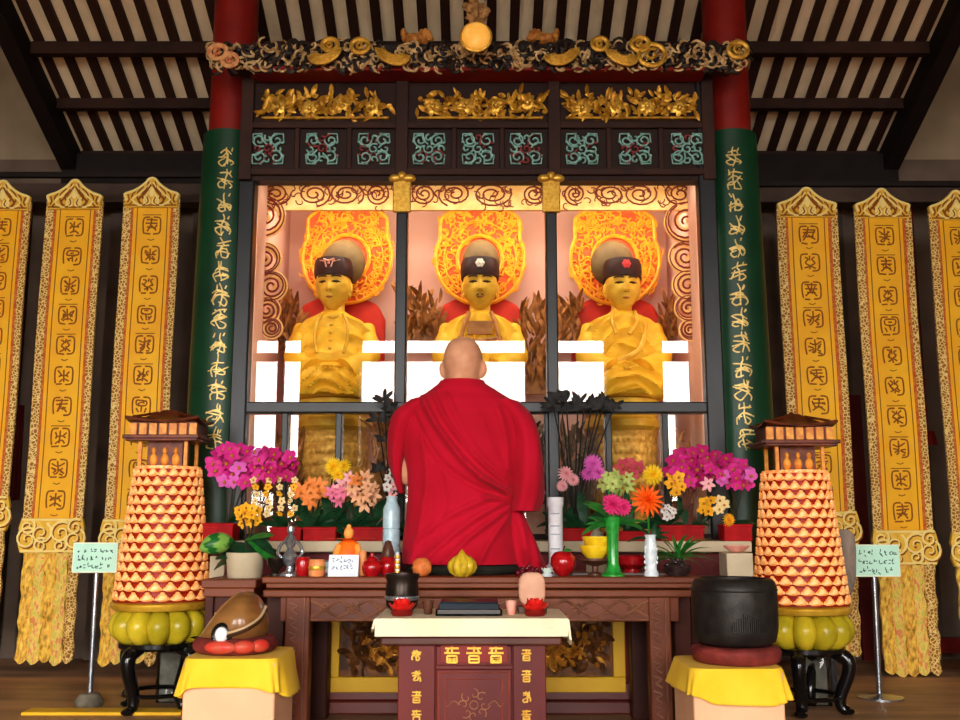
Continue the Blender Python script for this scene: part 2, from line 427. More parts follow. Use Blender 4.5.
# header: dark board with recessed panels
hd = boxes(((XL+.005,FY0+.01,HZ0),(XR-.005,FY1,HZ1))).build('header_board', 'case_wood', case)
m = MB()
zA, zB, zC, zD = ZZ(88,FY0), ZZ(123,FY0), ZZ(128,FY0), ZZ(170,FY0)
for z in (HZ1-.02, (zB+zC)/2, zD-.01):
    m.box((XL,FY0-.012,z-.016),(XR,FY0+.012,z+.016))
for px in (XL+.03, XX(402,FY0,120), XX(554,FY0,120), XR-.03):
    m.box((px-.03,FY0-.014,HZ0),(px+.03,FY0+.012,HZ1))
for px in (297,349,404,454,502,609,661):
    x = XX(px,FY0,150); m.box((x-.012,FY0-.006,HZ0+.04),(x+.012,FY0+.012,zC))
m.build('header_moulding', mat('moulding', (58,32,24), (44,25,19), rough=.55, scale=7, spec=.15), case, bevel=.004)
boxes(((IL-.03,FY0-.04,ZZ(76,FY0-.04)),(IR+.03,FY0,ZZ(70,FY0-.04)))).build('red_cornice', 'red_lacquer', case, bevel=.004)
# gold reliefs
def relief(px0, px1, py0, py1, Y, rng, nleaf, nm, material, parent, L=.05, W=.022):
    b = MB()
    for i in range(nleaf):
        u = rng.random(); px = px0+(px1-px0)*u
        env = .55+.45*abs(math.sin(u*PI*3.0+.5))
        py = (py0+py1)/2 + rng.uniform(-.5,.5)*(py1-py0)*env
        c = P(px, py, Y); a = rng.uniform(0, 2*PI)
        b.leaf(c+V(0,rng.uniform(-.012,.004),0), (math.cos(a),rng.uniform(-.5,.05),math.sin(a)), (rng.uniform(-.4,.4),-1,rng.uniform(-.4,.4)), L*rng.uniform(.6,1.3), W*rng.uniform(.7,1.2), rng.uniform(-.8,1), 4, .35)
    return b.build(nm, material, parent)
rng = random.Random(3)
for a, c in ((262,389),(417,543),(566,696)):
    r = relief(a, c, 94, 116, FY0, rng, 150, 'gold_relief', 'carving_gold', case)
    for k in range(4):
        f = MB(); px = a+(c-a)*(k+.5)/4; ce = P(px, 105+rng.uniform(-3,3), FY0-.01)
        for q in range(7):
            an = 2*PI*q/7; f.leaf(ce, (math.cos(an),-.25,math.sin(an)), (0,-1,0), .05, .028, .6, 4, .3)
        f.ell(ce, (.014,.014,.014), 10, 6)
        f.build('gold_flower', 'gold_leaf', r)
    boxes(((XX(a,FY0,118),FY0-.012,ZZ(119.5,FY0)),(XX(c,FY0,118),FY0+.01,ZZ(117.5,FY0)))).build('gold_edge', 'carving_gold', r)
# fretwork squares
for px in (268,322,374,429,478,526,582,635,687):
    b = MB(); b.k = 0; c = P(px,149,FY0); s = .075; Y = FY0-.001
    def sp(cx, cz, r, a0, hand, k, turns=1.15):
        b.k = k; b.ribbon(spiral((c.x+cx*s, Y, c.z+cz*s), r*s, turns, a0, 14, hand, inner=.25), .009, .008)
    for sx in (-1,1):
        for sz in (-1,1):
            sp(sx*.55, sz*.55, .42, rng.uniform(0,6), sx*sz, 0)
    sp(0,0,.36,rng.uniform(0,6),1,1 if rng.random()<.6 else 0)
    for sx, sz in ((0,.72),(0,-.72),(.72,0),(-.72,0)): sp(sx, sz, .26, rng.uniform(0,6), 1, 1 if rng.random()<.3 else 0, .8)
    for sx in (-1,1):
        for sz in (-1,1): b.k = 0; b.ribbon([(c.x+sx*s*.35,Y,c.z+sz*s*1.0),(c.x+sx*s*.95,Y,c.z+sz*s*.98),(c.x+sx*s*1.0,Y,c.z+sz*s*.4)], .008, .007)
    for q in range(8):
        a = q*PI/4+.2; r1 = rng.uniform(.5,.6); b.k = 1 if rng.random() < .3 else 0
        p0 = V(c.x+math.cos(a)*s*.3,Y,c.z+math.sin(a)*s*.3); p1 = V(c.x+math.cos(a+.35)*s*.75,Y,c.z+math.sin(a+.35)*s*.75); p2 = V(c.x+max(-1,min(1,1.3*math.cos(a+.1)))*s,Y,c.z+max(-1,min(1,1.3*math.sin(a+.1)))*s)
        b.ribbon(smoothpoly([p0,p1,p2],3), .009, .007)
    b.build('fret_square', ['fret_teal','fret_red'], case)
# orange scroll border inside
BY = 4.82
bd = MB(); bd.box((IL-.06,BY,ZZ(210,BY)),(IR+.06,BY+.02,ZZ(172,BY)))
bo = bd.build('scroll_border', 'orange_panel', case)
b = MB()
def bsp(px, py, r, hand=1, a0=0, turns=2.2, w=.010, Y=BY, sx=1):
    c = P(px,py,Y-.001); rr = r*Y/F
    b.ribbon(spiral(c, rr, turns, a0, 34, hand, ax=(sx,0,0), inner=.15), w, .006)
x = 268
for px, r, sx in ((276,13,1.2),(314,14,1.3),(346,14,1.4),(377,13,1),(424,12,1.1),(455,14,1.3),(492,14,1.5),(534,12,1.1),(575,12,1),(610,13,1.4),(640,13,1.4),(680,14,1.2)):
    bsp(px,194,r,1 if rng.random()<.5 else -1,rng.uniform(0,6),2.4,.009,sx=sx)
for k in range(130):
    px = rng.uniform(260,700); py = rng.uniform(183,207); c = P(px,py,BY-.001); a = rng.uniform(0,6)
    b.ribbon(spiral(c, .028, .55, a, 7, rng.choice((-1,1))), .006, .004)
b.build('scroll_lines', 'maroon_line', bo)
for side in ((268,(216,20),(258,15),(286,14),(310,12),(328,9)),(686,(222,20),(257,15),(285,14),(308,12),(330,9))):
    b = MB(); g = MB()
    for py, r in side[1:]:
        px = side[0]+rng.uniform(-4,4); bsp(px, py, r, rng.choice((-1,1)), rng.uniform(0,6), 2.3, .011)
        c = P(px,py,BY); rr = r*BY/F
        b.ribbon([c+V(math.cos(a)*rr*1.05, 0, math.sin(a)*rr*1.05) for a in [2*PI*i/24 for i in range(25)]], .009, .006)
        g.tube([c+V(math.cos(a)*rr*1.0, .008, math.sin(a)*rr*1.0) for a in [2*PI*i/24 for i in range(25)]], .014, 6)
        g.tube([c+V(q.x,.008,q.z) for q in spiral((0,0,0), rr*.8, 1.2, 0, 16)], .011, 6)
    o = g.build('scroll_chain', 'orange_panel', case); b.build('scroll_lines', 'maroon_line', o)
# carved foliage screens between the statues
def screen(px0, px1, py0, py1, Y, n, material='foliage_gold'):
    b = MB()
    for i in range(n):
        px = rng.uniform(px0,px1); py = py1-(py1-py0)*rng.random()**1.1*.8
        c = P(px,py,Y)+V(0,rng.uniform(-.03,.03),0)
        a = PI/2+rng.uniform(-.55,.55)
        b.leaf(c, (math.cos(a),rng.uniform(-.3,.1),math.sin(a)), (rng.uniform(-1,1),-1,0), rng.uniform(.07,.16), .028, rng.uniform(-.9,1.1), 5, .4)
    b.box(tuple(P(px0,py1+4,Y+.02)), tuple(P(px1,py1-25,Y+.04)))
    b.build('carved_foliage', material, case)
screen(258,300,302,345,5.2,70); screen(404,440,290,345,5.2,80); screen(522,546,288,390,5.2,90); screen(556,580,300,345,5.2,40); screen(662,690,300,345,5.2,60)
screen(252,300,430,500,4.9,60); screen(372,398,395,500,4.8,50); screen(524,606,425,500,4.95,110, mat('foliage_grey', (120,100,84), (70,54,44), rough=.5, scale=25)); screen(664,700,440,500,4.9,40)
# lamp tube at the cabinet top
lt = MB(); lt.tube([(-1.0,4.66,HZ0+.06),(1.0,4.66,HZ0+.06)], .013, 10)
lt.build('lamp_and_fill_tube', mat('tube_glow', (255,240,215), emit=(255,236,205), estr=3), case)
for xx in (IL-.035, IR+.035):  # fill tubes added out of sight behind the posts
    lt = MB(); lt.tube([(xx,4.625,.95),(xx,4.625,2.2)], .011, 10); lt.build('lamp_and_fill_tube', 'tube_glow', case)
boxes(((-1.07,FY1,HZ0+.073),(1.045,4.75,HZ0+.10))).build('lamp_rail', 'case_wood', case)
# ------------------------------------------------------------------ carved beam in front of the header
Yb = 4.42
bt = thing('carved_beam', 'long openwork beam carved with dark and gilded scrolls above the shrine header', 'beam', (0,Yb,ZZ(70,Yb)))
x0, x1 = XX(226,Yb,60), XX(734,Yb,60)
core = MB(); core.box((x0,Yb-.02,ZZ(69,Yb)),(x1,Yb+.09,ZZ(45,Yb))); core.build('core', 'carving_dark', bt, bevel=.01)
db = MB(); db.box((XX(236,Yb),Yb-.03,ZZ(73,Yb)),(XX(722,Yb),Yb+.10,ZZ(69,Yb))); db.build('red_strip', 'red_lacquer', bt, bevel=.003)
rng = random.Random(12)
for nm, m, N, w in (('dark_scrolls','carving_dark',360,.010),('gilded_scrolls','carving_pale',470,.0068)):
    b = MB()
    for i in range(N):
        px = rng.uniform(212,746); py = rng.uniform(46,69)
        c = P(px,py,Yb-.025)+V(0,rng.uniform(-.02,.01),0); r = rng.uniform(.016,.04)
        pts = [p+V(0,-.01*math.sin(j*.5),0) for j, p in enumerate(spiral(c, r, rng.uniform(.35,.9), rng.uniform(0,6), 9, rng.choice((-1,1)), inner=.3))]
        b.tube(pts, [w*(.5+.5*math.sin(PI*(j+.6)/(len(pts)+.2))) for j in range(len(pts))], 5)
    b.build(nm, m, bt)
for px, py, wd, flip in ((325,58,17,1),(393,58,18,-1),(562,58,18,1),(622,59,17,-1)):
    b = MB(); c = P(px,py-6,Yb-.06); w = wd*Yb/F
    for k in range(5):
        pts = [c+V(math.cos(a)*w*(1-.13*k), -.012+.012*k*0, math.sin(a)*w*(.75-.1*k)) for a in [PI*1.02+PI*.96*i/14 for i in range(15)]]
        pts = [p+V(0,0,flip*.25*(p.x-c.x)) for p in pts]
        b.tube(pts, [.0125*(.4+.6*math.sin(PI*(j+.5)/15)) for j in range(15)], 6)
    b.build('gilded_leaf', 'gold_leaf', bt)
for px, py, r in ((652,55,14),(218,52,9),(230,60,8),(738,50,10),(330,45,8),(360,46,9),(600,44,8),(640,44,9)):
    b = MB(); c = P(px,py,Yb-.06); rr = r*Yb/F
    b.tube([c+V(math.cos(a)*rr,0,math.sin(a)*rr*.85) for a in [2*PI*i/20 for i in range(21)]], .012, 6)
    b.tube(spiral(c, rr*.55, 1.0, 1, 12), .008, 5)
    b.build('gilded_ring', 'gold_leaf' if px > 300 else mat('ring_red%d' % px, (190,96,60), (220,170,110), rough=.5, scale=30), bt)
# small lion figures on the beam
def lion(px, face, lab):
    base = P(px,45,Yb+.03); base.z = ZZ(45,Yb)
    t = thing('lion_figurine', lab, 'figurine', tuple(base))
    b = MB(); s = .001*Yb
    def E(dx, dz, rx, rz, dy=0, ry=None): b.ell(base+V(dx*s*face, dy*s, dz*s), (rx*s,(ry or rx*.8)*s,rz*s), 14, 9)
    E(-2,9,12,7); E(9,13,7,7); E(14,11,4,4); E(-12,12,5,6); E(-15,17,3,6)
    for k in range(9):
        a = 2*PI*k/9; E(8+6*math.cos(a),13+6*math.sin(a),2.6,2.6,-2)
    for dx, dy in ((8,-4),(8,4),(-9,-4),(-9,4)): b.tube([base+V(dx*s*face,dy*s,8*s),base+V((dx+1)*s*face,dy*s,0)], 2.8*s, 8)
    b.build('body', mat('lion_gold_%d' % px, (206,140,60), (150,84,34), rough=.5, metal=.2, scale=40), t)
lion(417, 1, 'small orange lion figurine on the carved beam to the left of the round lamp')
lion(543, -1, 'small orange lion figurine on the carved beam to the right of the round lamp')
# round lamp with gilded holder hanging before the beam
Yl = 4.2
lp = thing('hanging_lamp', 'round glowing amber lamp hanging from a gilded holder over the shrine', 'lamp', tuple(P(476,20,Yl)))
c = P(476,37,Yl); r = 15.5*Yl/F
b = MB(); prof = [(0.001,-.03),(r*.7,-.028),(r*.95,-.015),(r,0),(r*.9,.02),(.001,.03)]
rings = [[c+V(math.cos(2*PI*k/36)*q, z, math.sin(2*PI*k/36)*q) for k in range(36)] for q, z in prof]
b.loft(rings); b.build('lamp_globe', mat('lamp_amber', (246,190,90), (232,168,66), rough=.35, scale=30, emit=(255,176,70), estr=.35), lp)
b = MB(); b.tube([c+V(math.cos(a)*r*1.02,0,math.sin(a)*r*1.02) for a in [2*PI*i/40 for i in range(41)]], .008, 8); b.build('rim', 'gold_leaf', lp)
b = MB(); top = P(478,-40,Yl)
for i in range(70):
    py = rng.uniform(-10,24); px = 476+rng.uniform(-1,1)*(11-abs(py-8)*.25)
    a = rng.uniform(0,6); b.leaf(P(px,py,Yl), (math.cos(a),-.2,math.sin(a)), (0,-1,0), .035, .02, .8, 4, .5)
b.tube([P(476,22,Yl),P(476,0,Yl),V(P(476,0,Yl).x,Yl,zr(Yl)-.05)], .012, 8)
b.build('gilded_holder', mat('holder_gold', (190,140,84), (120,78,40), rough=.5, metal=.3, scale=40), lp)
# ------------------------------------------------------------------ hanging banners
BAY = 5.2
def banner(cx_top, px_peak, py_bot, wpx, seed, label, tip=178):
    rng = random.Random(seed)
    X = XX(cx_top, BAY, 200); s = wpx/57.0
    zt = ZZ(tip, BAY); zs = ZZ(tip+24, BAY); zc0 = ZZ(py_bot-144, BAY); zc1 = ZZ(py_bot-109, BAY); zb = ZZ(py_bot, BAY)
    hw = .153*s
    Yf = BAY
    t = thing('hanging_banner', label, 'banner', (X,BAY,zb), 'tall yellow embroidered banners along the back wall')
    def B(x, z, y=0): return V(X+x, Yf+y, z)
    def wav(z): return .006*math.sin(z*5+seed)
    # cloth sheet (gently rippled)
    NX, NZ = 8, 60
    def sheet(x0, x1, z0, z1, y, th, nm, m, par, nx=NX, nz=NZ, amp=1):
        r = []
        for i in range(nz+1):
            z = z0+(z1-z0)*i/nz
            ring = [B(x0+(x1-x0)*j/nx, z, y+amp*wav(z)) for j in range(nx+1)] + [B(x0+(x1-x0)*j/nx, z, y+th+amp*wav(z)) for j in range(nx, -1, -1)]
            r.append(ring)
        b = MB(); b.loft(r); return b.build(nm, m, par)
    cl = sheet(-hw*.66, hw*.72, zc0-.01, zs+.01, 0, .008, 'cloth', 'banner_cloth', t)
    for a, c in ((-hw, -hw*.72), (hw*.78, hw)):
        sheet(a, c, zc0-.01, zs+.01, -.004, .014, 'brocade_border', 'banner_brocade', t, 2)
    for a, c in ((-hw*.74, -hw*.64), (hw*.68, hw*.80)):
        sheet(a, c, zc0-.01, zs+.01, -.003, .012, 'red_edging', 'banner_red', t, 1)
    # embroidered seals and frame lines
    g = MB()
    ztop = zs-.055; n = 10; step = (ztop-zc0-.01)/n
    for i in range(n):
        zc = ztop-(i+.5)*step; w = .100*s; h = .100  # added fill lights, unseen, to brighten the back panel and statue faces
        for st in glyph(rng, 'seal'):
            pts = smoothpoly([V(u,v,0) for u, v in st], 3)
            g.ribbon([B((p.x-.5)*w+hw*.03, zc+(p.y-.5)*h, wav(zc+(p.y-.5)*h)-.0005) for p in pts], .0085, .003)
        zl = zc-step*.5
        g.ribbon([B(-.018+hw*.03, zl+.006, wav(zl)-.0005), B(hw*.03, zl, wav(zl)-.0005), B(.022, zl+.007, wav(zl)-.0005)], .005, .002)
        if rng.random() < .5: g.ribbon([B(-.05+hw*.03, zc+.06, wav(zc+.06)-.0005), B(.05+hw*.03, zc+.06, wav(zc+.06)-.0005)], .005, .002)
    for x in (-hw*.5, hw*.56):
        g.ribbon([B(x, zs-.03-(zs-.03-zc0)*i/50, wav(zs-.03-(zs-.03-zc0)*i/50)-.0005) for i in range(51)], .005, .002)
    g.ribbon([B(-hw*.5, zs-.03, wav(zs-.03)-.0005), B(hw*.56, zs-.03, wav(zs-.03)-.0005)], .005, .002)
    g.build('embroidery', 'banner_thread', cl)
    # pointed crown
    H = zt-zs
    half = [(0,1),(.12,.95),(.24,.78),(.42,.6),(.66,.43),(.98,.30),(1.0,.2),(.93,.0),(.94,-.28),(.0,-.28)]
    poly = [(X+hw*1.0*a, zs+H*c) for a, c in half] + [(X-hw*1.0*a, zs+H*c) for a, c in reversed(half[1:-1])]
    b = MB(); b.prism(poly, Yf-.012, Yf+.012); cr = b.build('crown', 'banner_crown', t, bevel=.004)
    b = MB(); d = MB()
    out = smoothpoly([B(hw*.93*a, zs+H*(c*.93), -.013) for a, c in half[:8]], 3)
    b.tube(out, .007, 6); b.tube([V(2*X-p.x, p.y, p.z) for p in out], .007, 6)
    for k, (q, sc) in enumerate(((.74,.75),(.5,.55),(.28,.35))):
        pts = smoothpoly([B(hw*q*a*(1.0), zs+H*(c*(.55+.4*q)-.1), -.013) for a, c in ((.05,1),(.3,.7),(.6,.42),(.9,.15),(.55,-.12),(.2,.05),(.35,.35))], 4)
        for mm in (1,-1):
            (b if k != 1 else d).tube([p if mm > 0 else V(2*X-p.x,p.y,p.z) for p in pts], [.0065*(.5+.5*math.sin(PI*(j+1)/(len(pts)+1))) for j in range(len(pts))], 5)
    b.ell(B(0,zs+H*.35,-.012),(.016,.01,.03))
    for mm in (1,-1):
        for q in ([(.12,.82),(.2,.5),(.34,.3),(.3,.05)],[(.3,.6),(.5,.36),(.52,.1),(.42,-.1)],[(.6,.38),(.72,.2),(.7,-.05),(.8,-.18)],[(.88,.26),(.82,.05),(.88,-.1)]):
            d.tube(smoothpoly([B(mm*hw*x*.95, zs+H*(z*.95), -.013) for x, z in q],4), .0042, 5)
    for mm in (1,-1): d.tube([B(mm*hw*x, zs+H*z, -.013) for x, z in ((.9,-.2),(.6,-.2),(.3,-.2),(.0,-.2))], .004, 5)
    b.build('pale_scrolls', 'banner_pale', cr); d.build('dark_scrolls', 'banner_thread', cr)
    # scroll valance above the tassels
    hv = hw*1.06; zc = (zc0+zc1)/2; hh = (zc0-zc1)/2
    b = MB(); poly = [(X-hv*.96,zc+hh),(X+hv*.96,zc+hh),(X+hv*1.04,zc+hh*.4),(X+hv*.98,zc),(X+hv*1.04,zc-hh*.5),(X+hv*.95,zc-hh),(X-hv*.95,zc-hh),(X-hv*1.04,zc-hh*.5),(X-hv*.98,zc),(X-hv*1.04,zc+hh*.4)]
    b.prism(poly, Yf-.016, Yf+.012); va = b.build('valance', 'banner_crown', t, bevel=.004)
    b = MB(); d = MB()
    for mm in (1,-1):
        for cx, cz, r, hnd in ((.32,.15,.5,1),(.74,-.2,.5,-1),(.75,.5,.35,1),(.3,-.55,.32,-1)):
            pts = spiral(B(mm*hv*cx, zc+hh*cz, -.018), hh*r*1.35, 1.5, 1.0, 20, hnd*mm)
            b.tube(pts, [.007*(1-.5*j/20) for j in range(21)], 5)
            d.tube([p+V(.006,.003,-.007) for p in pts], .006, 5)
    b.tube([B(-hv*.92,zc+hh*.9,-.017),B(hv*.92,zc+hh*.9,-.017)], .006, 5); b.tube([B(-hv*.92,zc-hh*.9,-.017),B(hv*.92,zc-hh*.9,-.017)], .006, 5)
    b.build('pale_scrolls', 'banner_pale', va); d.build('dark_scrolls', 'banner_thread', va)
    # tassel strips
    NT = 4
    for k in range(NT+1):
        if k < NT: x0 = -hw*.92+k*hw*1.84*.8/NT; x1 = x0+hw*1.84*.8/NT*1.08
        else: x0 = hw*.60; x1 = hw*.95
        b = MB(); rings = []; nz = 40; zz1 = zb+rng.uniform(0,.02)
        for i in range(nz+1):
            z = zc1+.01-(zc1+.01-zz1)*i/nz; f = i/nz
            wv = .003*math.sin(i*.9+k*2); yv = .008*math.sin(i*.45+k)
            ring = []; m_ = 10
            for j in range(m_+1):
                a = j/m_; zz = z - (.02*math.sin(PI*a) if i == nz else 0)
                ring.append(B(x0+(x1-x0)*a+wv*.4, zz, yv-.014*math.sin(PI*a)-.004*math.sin(a*12+i)))
            ring += [B(x0+(x1-x0)*a+wv*.4, z, yv+.012) for a in (1,.5,0)]
            rings.append(ring)
        b.loft(rings); b.build('tassel_strip', ['tassel','tassel_pink','tassel','tassel_pink','banner_brocade'][k], t)
    return t
banner(3, 3, 640, 57, 1, 'yellow embroidered banner at the far left, cut by the edge of the photo', 180)
banner(75, 75, 662, 57, 2, 'yellow embroidered banner behind the left mint sign on its pole', 179)
banner(152, 152, 663, 57, 3, 'yellow embroidered banner behind the left tower of small orange figures', 177)
banner(806, 806, 655, 61, 4, 'yellow embroidered banner behind the right tower of small orange figures', 187)
banner(881, 881, 674, 57, 5, 'yellow embroidered banner behind the right mint sign on its pole', 188)
banner(955, 955, 676, 57, 6, 'yellow embroidered banner at the far right, cut by the edge of the photo', 190)
# hanging rail for the banners
struct('beam', boxes(((-3.2,5.215,ZZ(172,5.22)),(-1.4,5.245,ZZ(177,5.22)))), 'black_wood')
struct('beam', boxes(((1.4,5.215,ZZ(181,5.22)),(3.2,5.245,ZZ(186,5.22)))), 'black_wood')
# ------------------------------------------------------------------ heads
def head_fn(a, bb, c, yaw_fwd=-1):
    "surface modifier: d is the unit direction (x right, y depth, z up); face looks along yaw_fwd*y"
    def fn(d, q):
        x, z = d.x, d.z; fwd = d.y*yaw_fwd
        q = Vector(q)
        if z < 0:
            k = 1-.30*(-z)**1.6; q.x *= k
            if fwd < 0: q.y *= 1-.25*(-z)
        else:
            e = 1/max(.6,(abs(d.x)**2.5+abs(d.z)**2.5+abs(d.y)**2.5)**.4); q = q*min(1.12,e)
        if fwd > 0:
            g = lambda x0, z0, sx, sz: math.exp(-((x-x0)/sx)**2-((z-z0)/sz)**2)
            nz = .13+.13*max(0,min(1,(.22-z)/.5))
            dep = .0
            if -.32 < z < .45: dep += .22*math.exp(-(x/nz)**2)*max(0,min(1,(.42-z)/.6))*max(0,min(1,(z+.34)/.1))
            dep -= .10*(g(.38,.10,.22,.12)+g(-.38,.10,.22,.12))
            dep += .05*(g(.38,.28,.3,.08)+g(-.38,.28,.3,.08))
            dep += .06*g(0,-.50,.26,.07)+.05*g(0,-.60,.2,.06)-.04*g(0,-.55,.3,.03)
            dep += .06*g(0,-.85,.3,.15)
            dep += .03*(g(.45,-.2,.2,.2)+g(-.45,-.2,.2,.2))
            q.y += yaw_fwd*dep*bb
            q.y *= 1-.10*max(0,-z)*0
        return q
    return fn
def face_pt(c, r, x, z, fn, rot, out=.0):
    y = math.sqrt(max(0, 1-x*x-z*z)); d = Vector((x,-y,z)); q = fn(d, Vector((d.x*r[0], d.y*r[1], d.z*r[2])))
    q.y -= out
    return Vector(c)+(rot @ q)
# ------------------------------------------------------------------ gilded seated statues
SY = 5.05
def statue(px, pyh, yaw, label, kind, mnd, seed, dpy=0):
    rng = random.Random(seed)
    def Q(x, y, dep=0): return P(x, y+dpy, SY)+V(0,dep,0)
    s = SY/F*1.02
    base = Q(px, 402); t = thing('seated_statue', label, 'statue', tuple(base), 'gilded statues inside the shrine cabinet')
    hc = Q(px+yaw*0, pyh, -.05); r = (17*s, 19*s, 24*s); fn = head_fn(*r); rot = Matrix.Rotation(math.radians(yaw), 3, 'Z')
    b = MB(); b.ell(hc, r, 56, 40, rot, fn)
    # neck and chest under the robe in one skin
    b.loft([[Q(px,y,-.02)+V(math.cos(a)*w*s, math.sin(a)*w*s*.85, 0) for a in [2*PI*k/20 for k in range(20)]] for y, w in ((pyh+12,10),(pyh+22,10.5),(pyh+30,14),(pyh+40,24),(pyh+52,26))])
    for m in (-1,1):
        b.ell(hc+rot @ V(m*r[0]*.98,.01,-.004), (.012,.018,.034), 10, 8); b.ell(hc+rot @ V(m*r[0]*.95,.005,-.04), (.009,.011,.018), 8, 6)
    # folded hands in the lap
    hy = 379
    for m in (-1,1):
        p0 = Q(px+m*15,hy,-.2); p1 = Q(px+m*2,hy+3,-.24)
        b.tube([p0, (p0+p1)/2+V(0,-.01,.004), p1], [.026,.028,.02], 10, sq=(.7,1))
        for f in range(4): b.tube(smoothpoly([p1+V(0,-.004*f,.012-.009*f), p1+V(-m*.03,-.012,.010-.009*f), p1+V(-m*(.052-.004*abs(f-1)),-.004,.004-.009*f)],3), .0065, 7)
        b.tube(smoothpoly([p0+V(-m*.01,-.01,.02), p0+V(-m*.035,-.018,.036), p1+V(-m*.004,-.012,.03)],3), .0075, 7)
    body = b.build('body', 'statue_gold', t)
    e = MB()
    for m in (-1,1):
        for k, (zz, ww, L) in enumerate(((.10,.0062,.22),(.27,.0062,.26))):
            pts = [face_pt(hc, r, m*(.38+L*u), zz+(.045*(1-u*u) if k else .035*(1-u*u)-.03), fn, rot, .0012) for u in (-1,-.6,-.2,.2,.6,1)]
            e.tube(pts, [ww*f for f in (.4,.9,1,1,.8,.4)], 5)
        e.ell(face_pt(hc,r,m*.38,.075,fn,rot,.0005), (.011,.004,.0062), 8, 6)
        e.ell(face_pt(hc,r,m*.09,-.30,fn,rot,.0005), (.004,.003,.003), 6, 5)
    if kind == 2:
        for m in (-1,1): e.tube([face_pt(hc,r,m*(.05+.2*u),-.42-.06*u,fn,rot,.0015) for u in (0,.5,1)], .003, 5)
    e.build('eyes_and_brows', 'ink', body)
    l = MB(); l.tube([face_pt(hc,r,.22*u,-.54+.02*u*u,fn,rot,.001) for u in (-1,-.5,0,.5,1)], [.003,.006,.0075,.006,.003], 6); l.build('lips', 'lip', body)
    # hat: dark band and tall rounded crown
    h = MB(); bc = hc+rot @ V(0,.0,r[2]*.70)
    NB = 36; rings = []
    for z, k in ((-.042,1.02),(-.038,1.09),(-.01,1.13),(.03,1.12),(.055,1.02),(.06,.9)):
        rings.append([bc+rot @ V(math.cos(a)*r[0]*k*1.02, math.sin(a)*r[1]*k, z-.012*math.sin(a)*0+ (.0 if math.sin(a) < 0 else -.03*math.sin(a))) for a in [2*PI*i/NB for i in range(NB)]])
    h.loft(rings); hat = h.build('hat', 'hat_dark', t)
    h = MB(); dx = (8 if kind == 1 else (-8 if kind == 3 else 1))*s
    cx = V(hc.x+dx, hc.y+.05, Q(px,pyh-27).z)
    h.ell(cx, (20*s*(1.1 if kind != 2 else .95), 17*s, 24*s), 28, 18); h.build('hat_crown', 'hat_crown', hat)
    f = MB(); fc = bc+rot @ V(0,-r[1]*1.13,.016)
    if kind == 1:
        for m in (-1,1):
            f.tube([fc+rot @ V(m*.012,.002,-.02), fc+rot @ V(m*.02,.003,.01), fc+rot @ V(m*.05,.022,.018)], .0045, 6); 
        f.tube([fc+rot @ V(-.028,.005,.022), fc+V(0,-.002,.01), fc+rot @ V(.028,.005,.022)], .005, 6); f.ell(fc+V(0,-.001,.0), (.007,.004,.007))
        f.build('emblem', mat('emblem_pink', (226,150,130), rough=.5), hat)
    else:
        for q in range(6): a = q*PI/3; f.ell(fc+rot @ V(math.cos(a)*.014,-.001,math.sin(a)*.014), (.010,.006,.010), 10, 6)
        f.ell(fc+V(0,-.004,0), (.009,.006,.009), 10, 6); f.build('emblem', 'emblem_white' if kind == 2 else 'emblem_red', hat)
    # robe
    prof = [(313,11,.06,-.02),(317,17,.085,-.02),(321,27,.10,-.01),(326,34,.115,0),(333,37,.13,0),(345,38,.15,-.01),(358,37.5,.165,-.02),(368,37,.18,-.03),(376,38.5,.21,-.05),(384,40,.25,-.07),(393,40,.27,-.08),(402,38,.27,-.08)]
    NR, NS = 90, 110; ys = [p[0] for p in prof]
    def interp(y):
        for i in range(len(prof)-1):
            if y <= prof[i+1][0]:
                u = (y-prof[i][0])/(prof[i+1][0]-prof[i][0]); return [prof[i][k]*(1-u)+prof[i+1][k]*u for k in range(4)]
        return list(prof[-1])
    rings = []
    for i in range(NR+1):
        y = 313+(402-313)*i/NR; _, hwid, dep, off = interp(y); ring = []
        for j in range(NS):
            a = 2*PI*j/NS; ca, sa = math.cos(a), math.sin(a); ex = .8
            X = abs(ca)**ex*math.copysign(1,ca); Yd = abs(sa)**ex*math.copysign(1,sa)
            u = X; v = (y-313)/89.0
            amp = 0
            if sa < .3:
                fr = max(0,-sa)**.5
                if v < .68:
                    if kind == 1: ph = 26*(v-.40*u*u+.15*u); w = .012
                    elif kind == 2: ph = 30*(abs(u)*.8-.25*v); w = .011
                    else: ph = 30*(v-.55*(u-.1)**2-.12*u); w = .014
                else: ph = 42*(v+.22*math.cos(u*3.1)*(1 if kind != 3 else .4)); w = .014
                n0 = noise.noise(Vector((u*2.2+seed,v*5,sa)))*2.2
                q_ = math.sin(ph+n0); amp = 1.9*w*(1-1.7*abs(math.sin((ph+n0)*.5))**.7)*(.4+.6*fr)*min(1,v*6)
                if v < .6 and abs(u) < .42-.25*v*0 and kind == 1: amp *= .55
            rr = 1+amp/.16
            ring.append(Q(px,y,off)+V(X*hwid*s*rr, Yd*dep*rr, 0))
        rings.append(ring)
    b = MB(); b.loft(rings)
    # sleeves falling over the forearms
    for m in (-1,1):
        pts = smoothpoly([Q(px+m*31,328,-.02),Q(px+m*35,348,-.06),Q(px+m*33,366,-.13),Q(px+m*16,379,-.2)],6)
        b.tube(pts, [(.042+.035*i/len(pts))*(1+.06*math.sin(i*1.5)) for i in range(len(pts))], 14)
    rb = b.build('robe', 'statue_robe', t, smooth=60)
    c = MB()
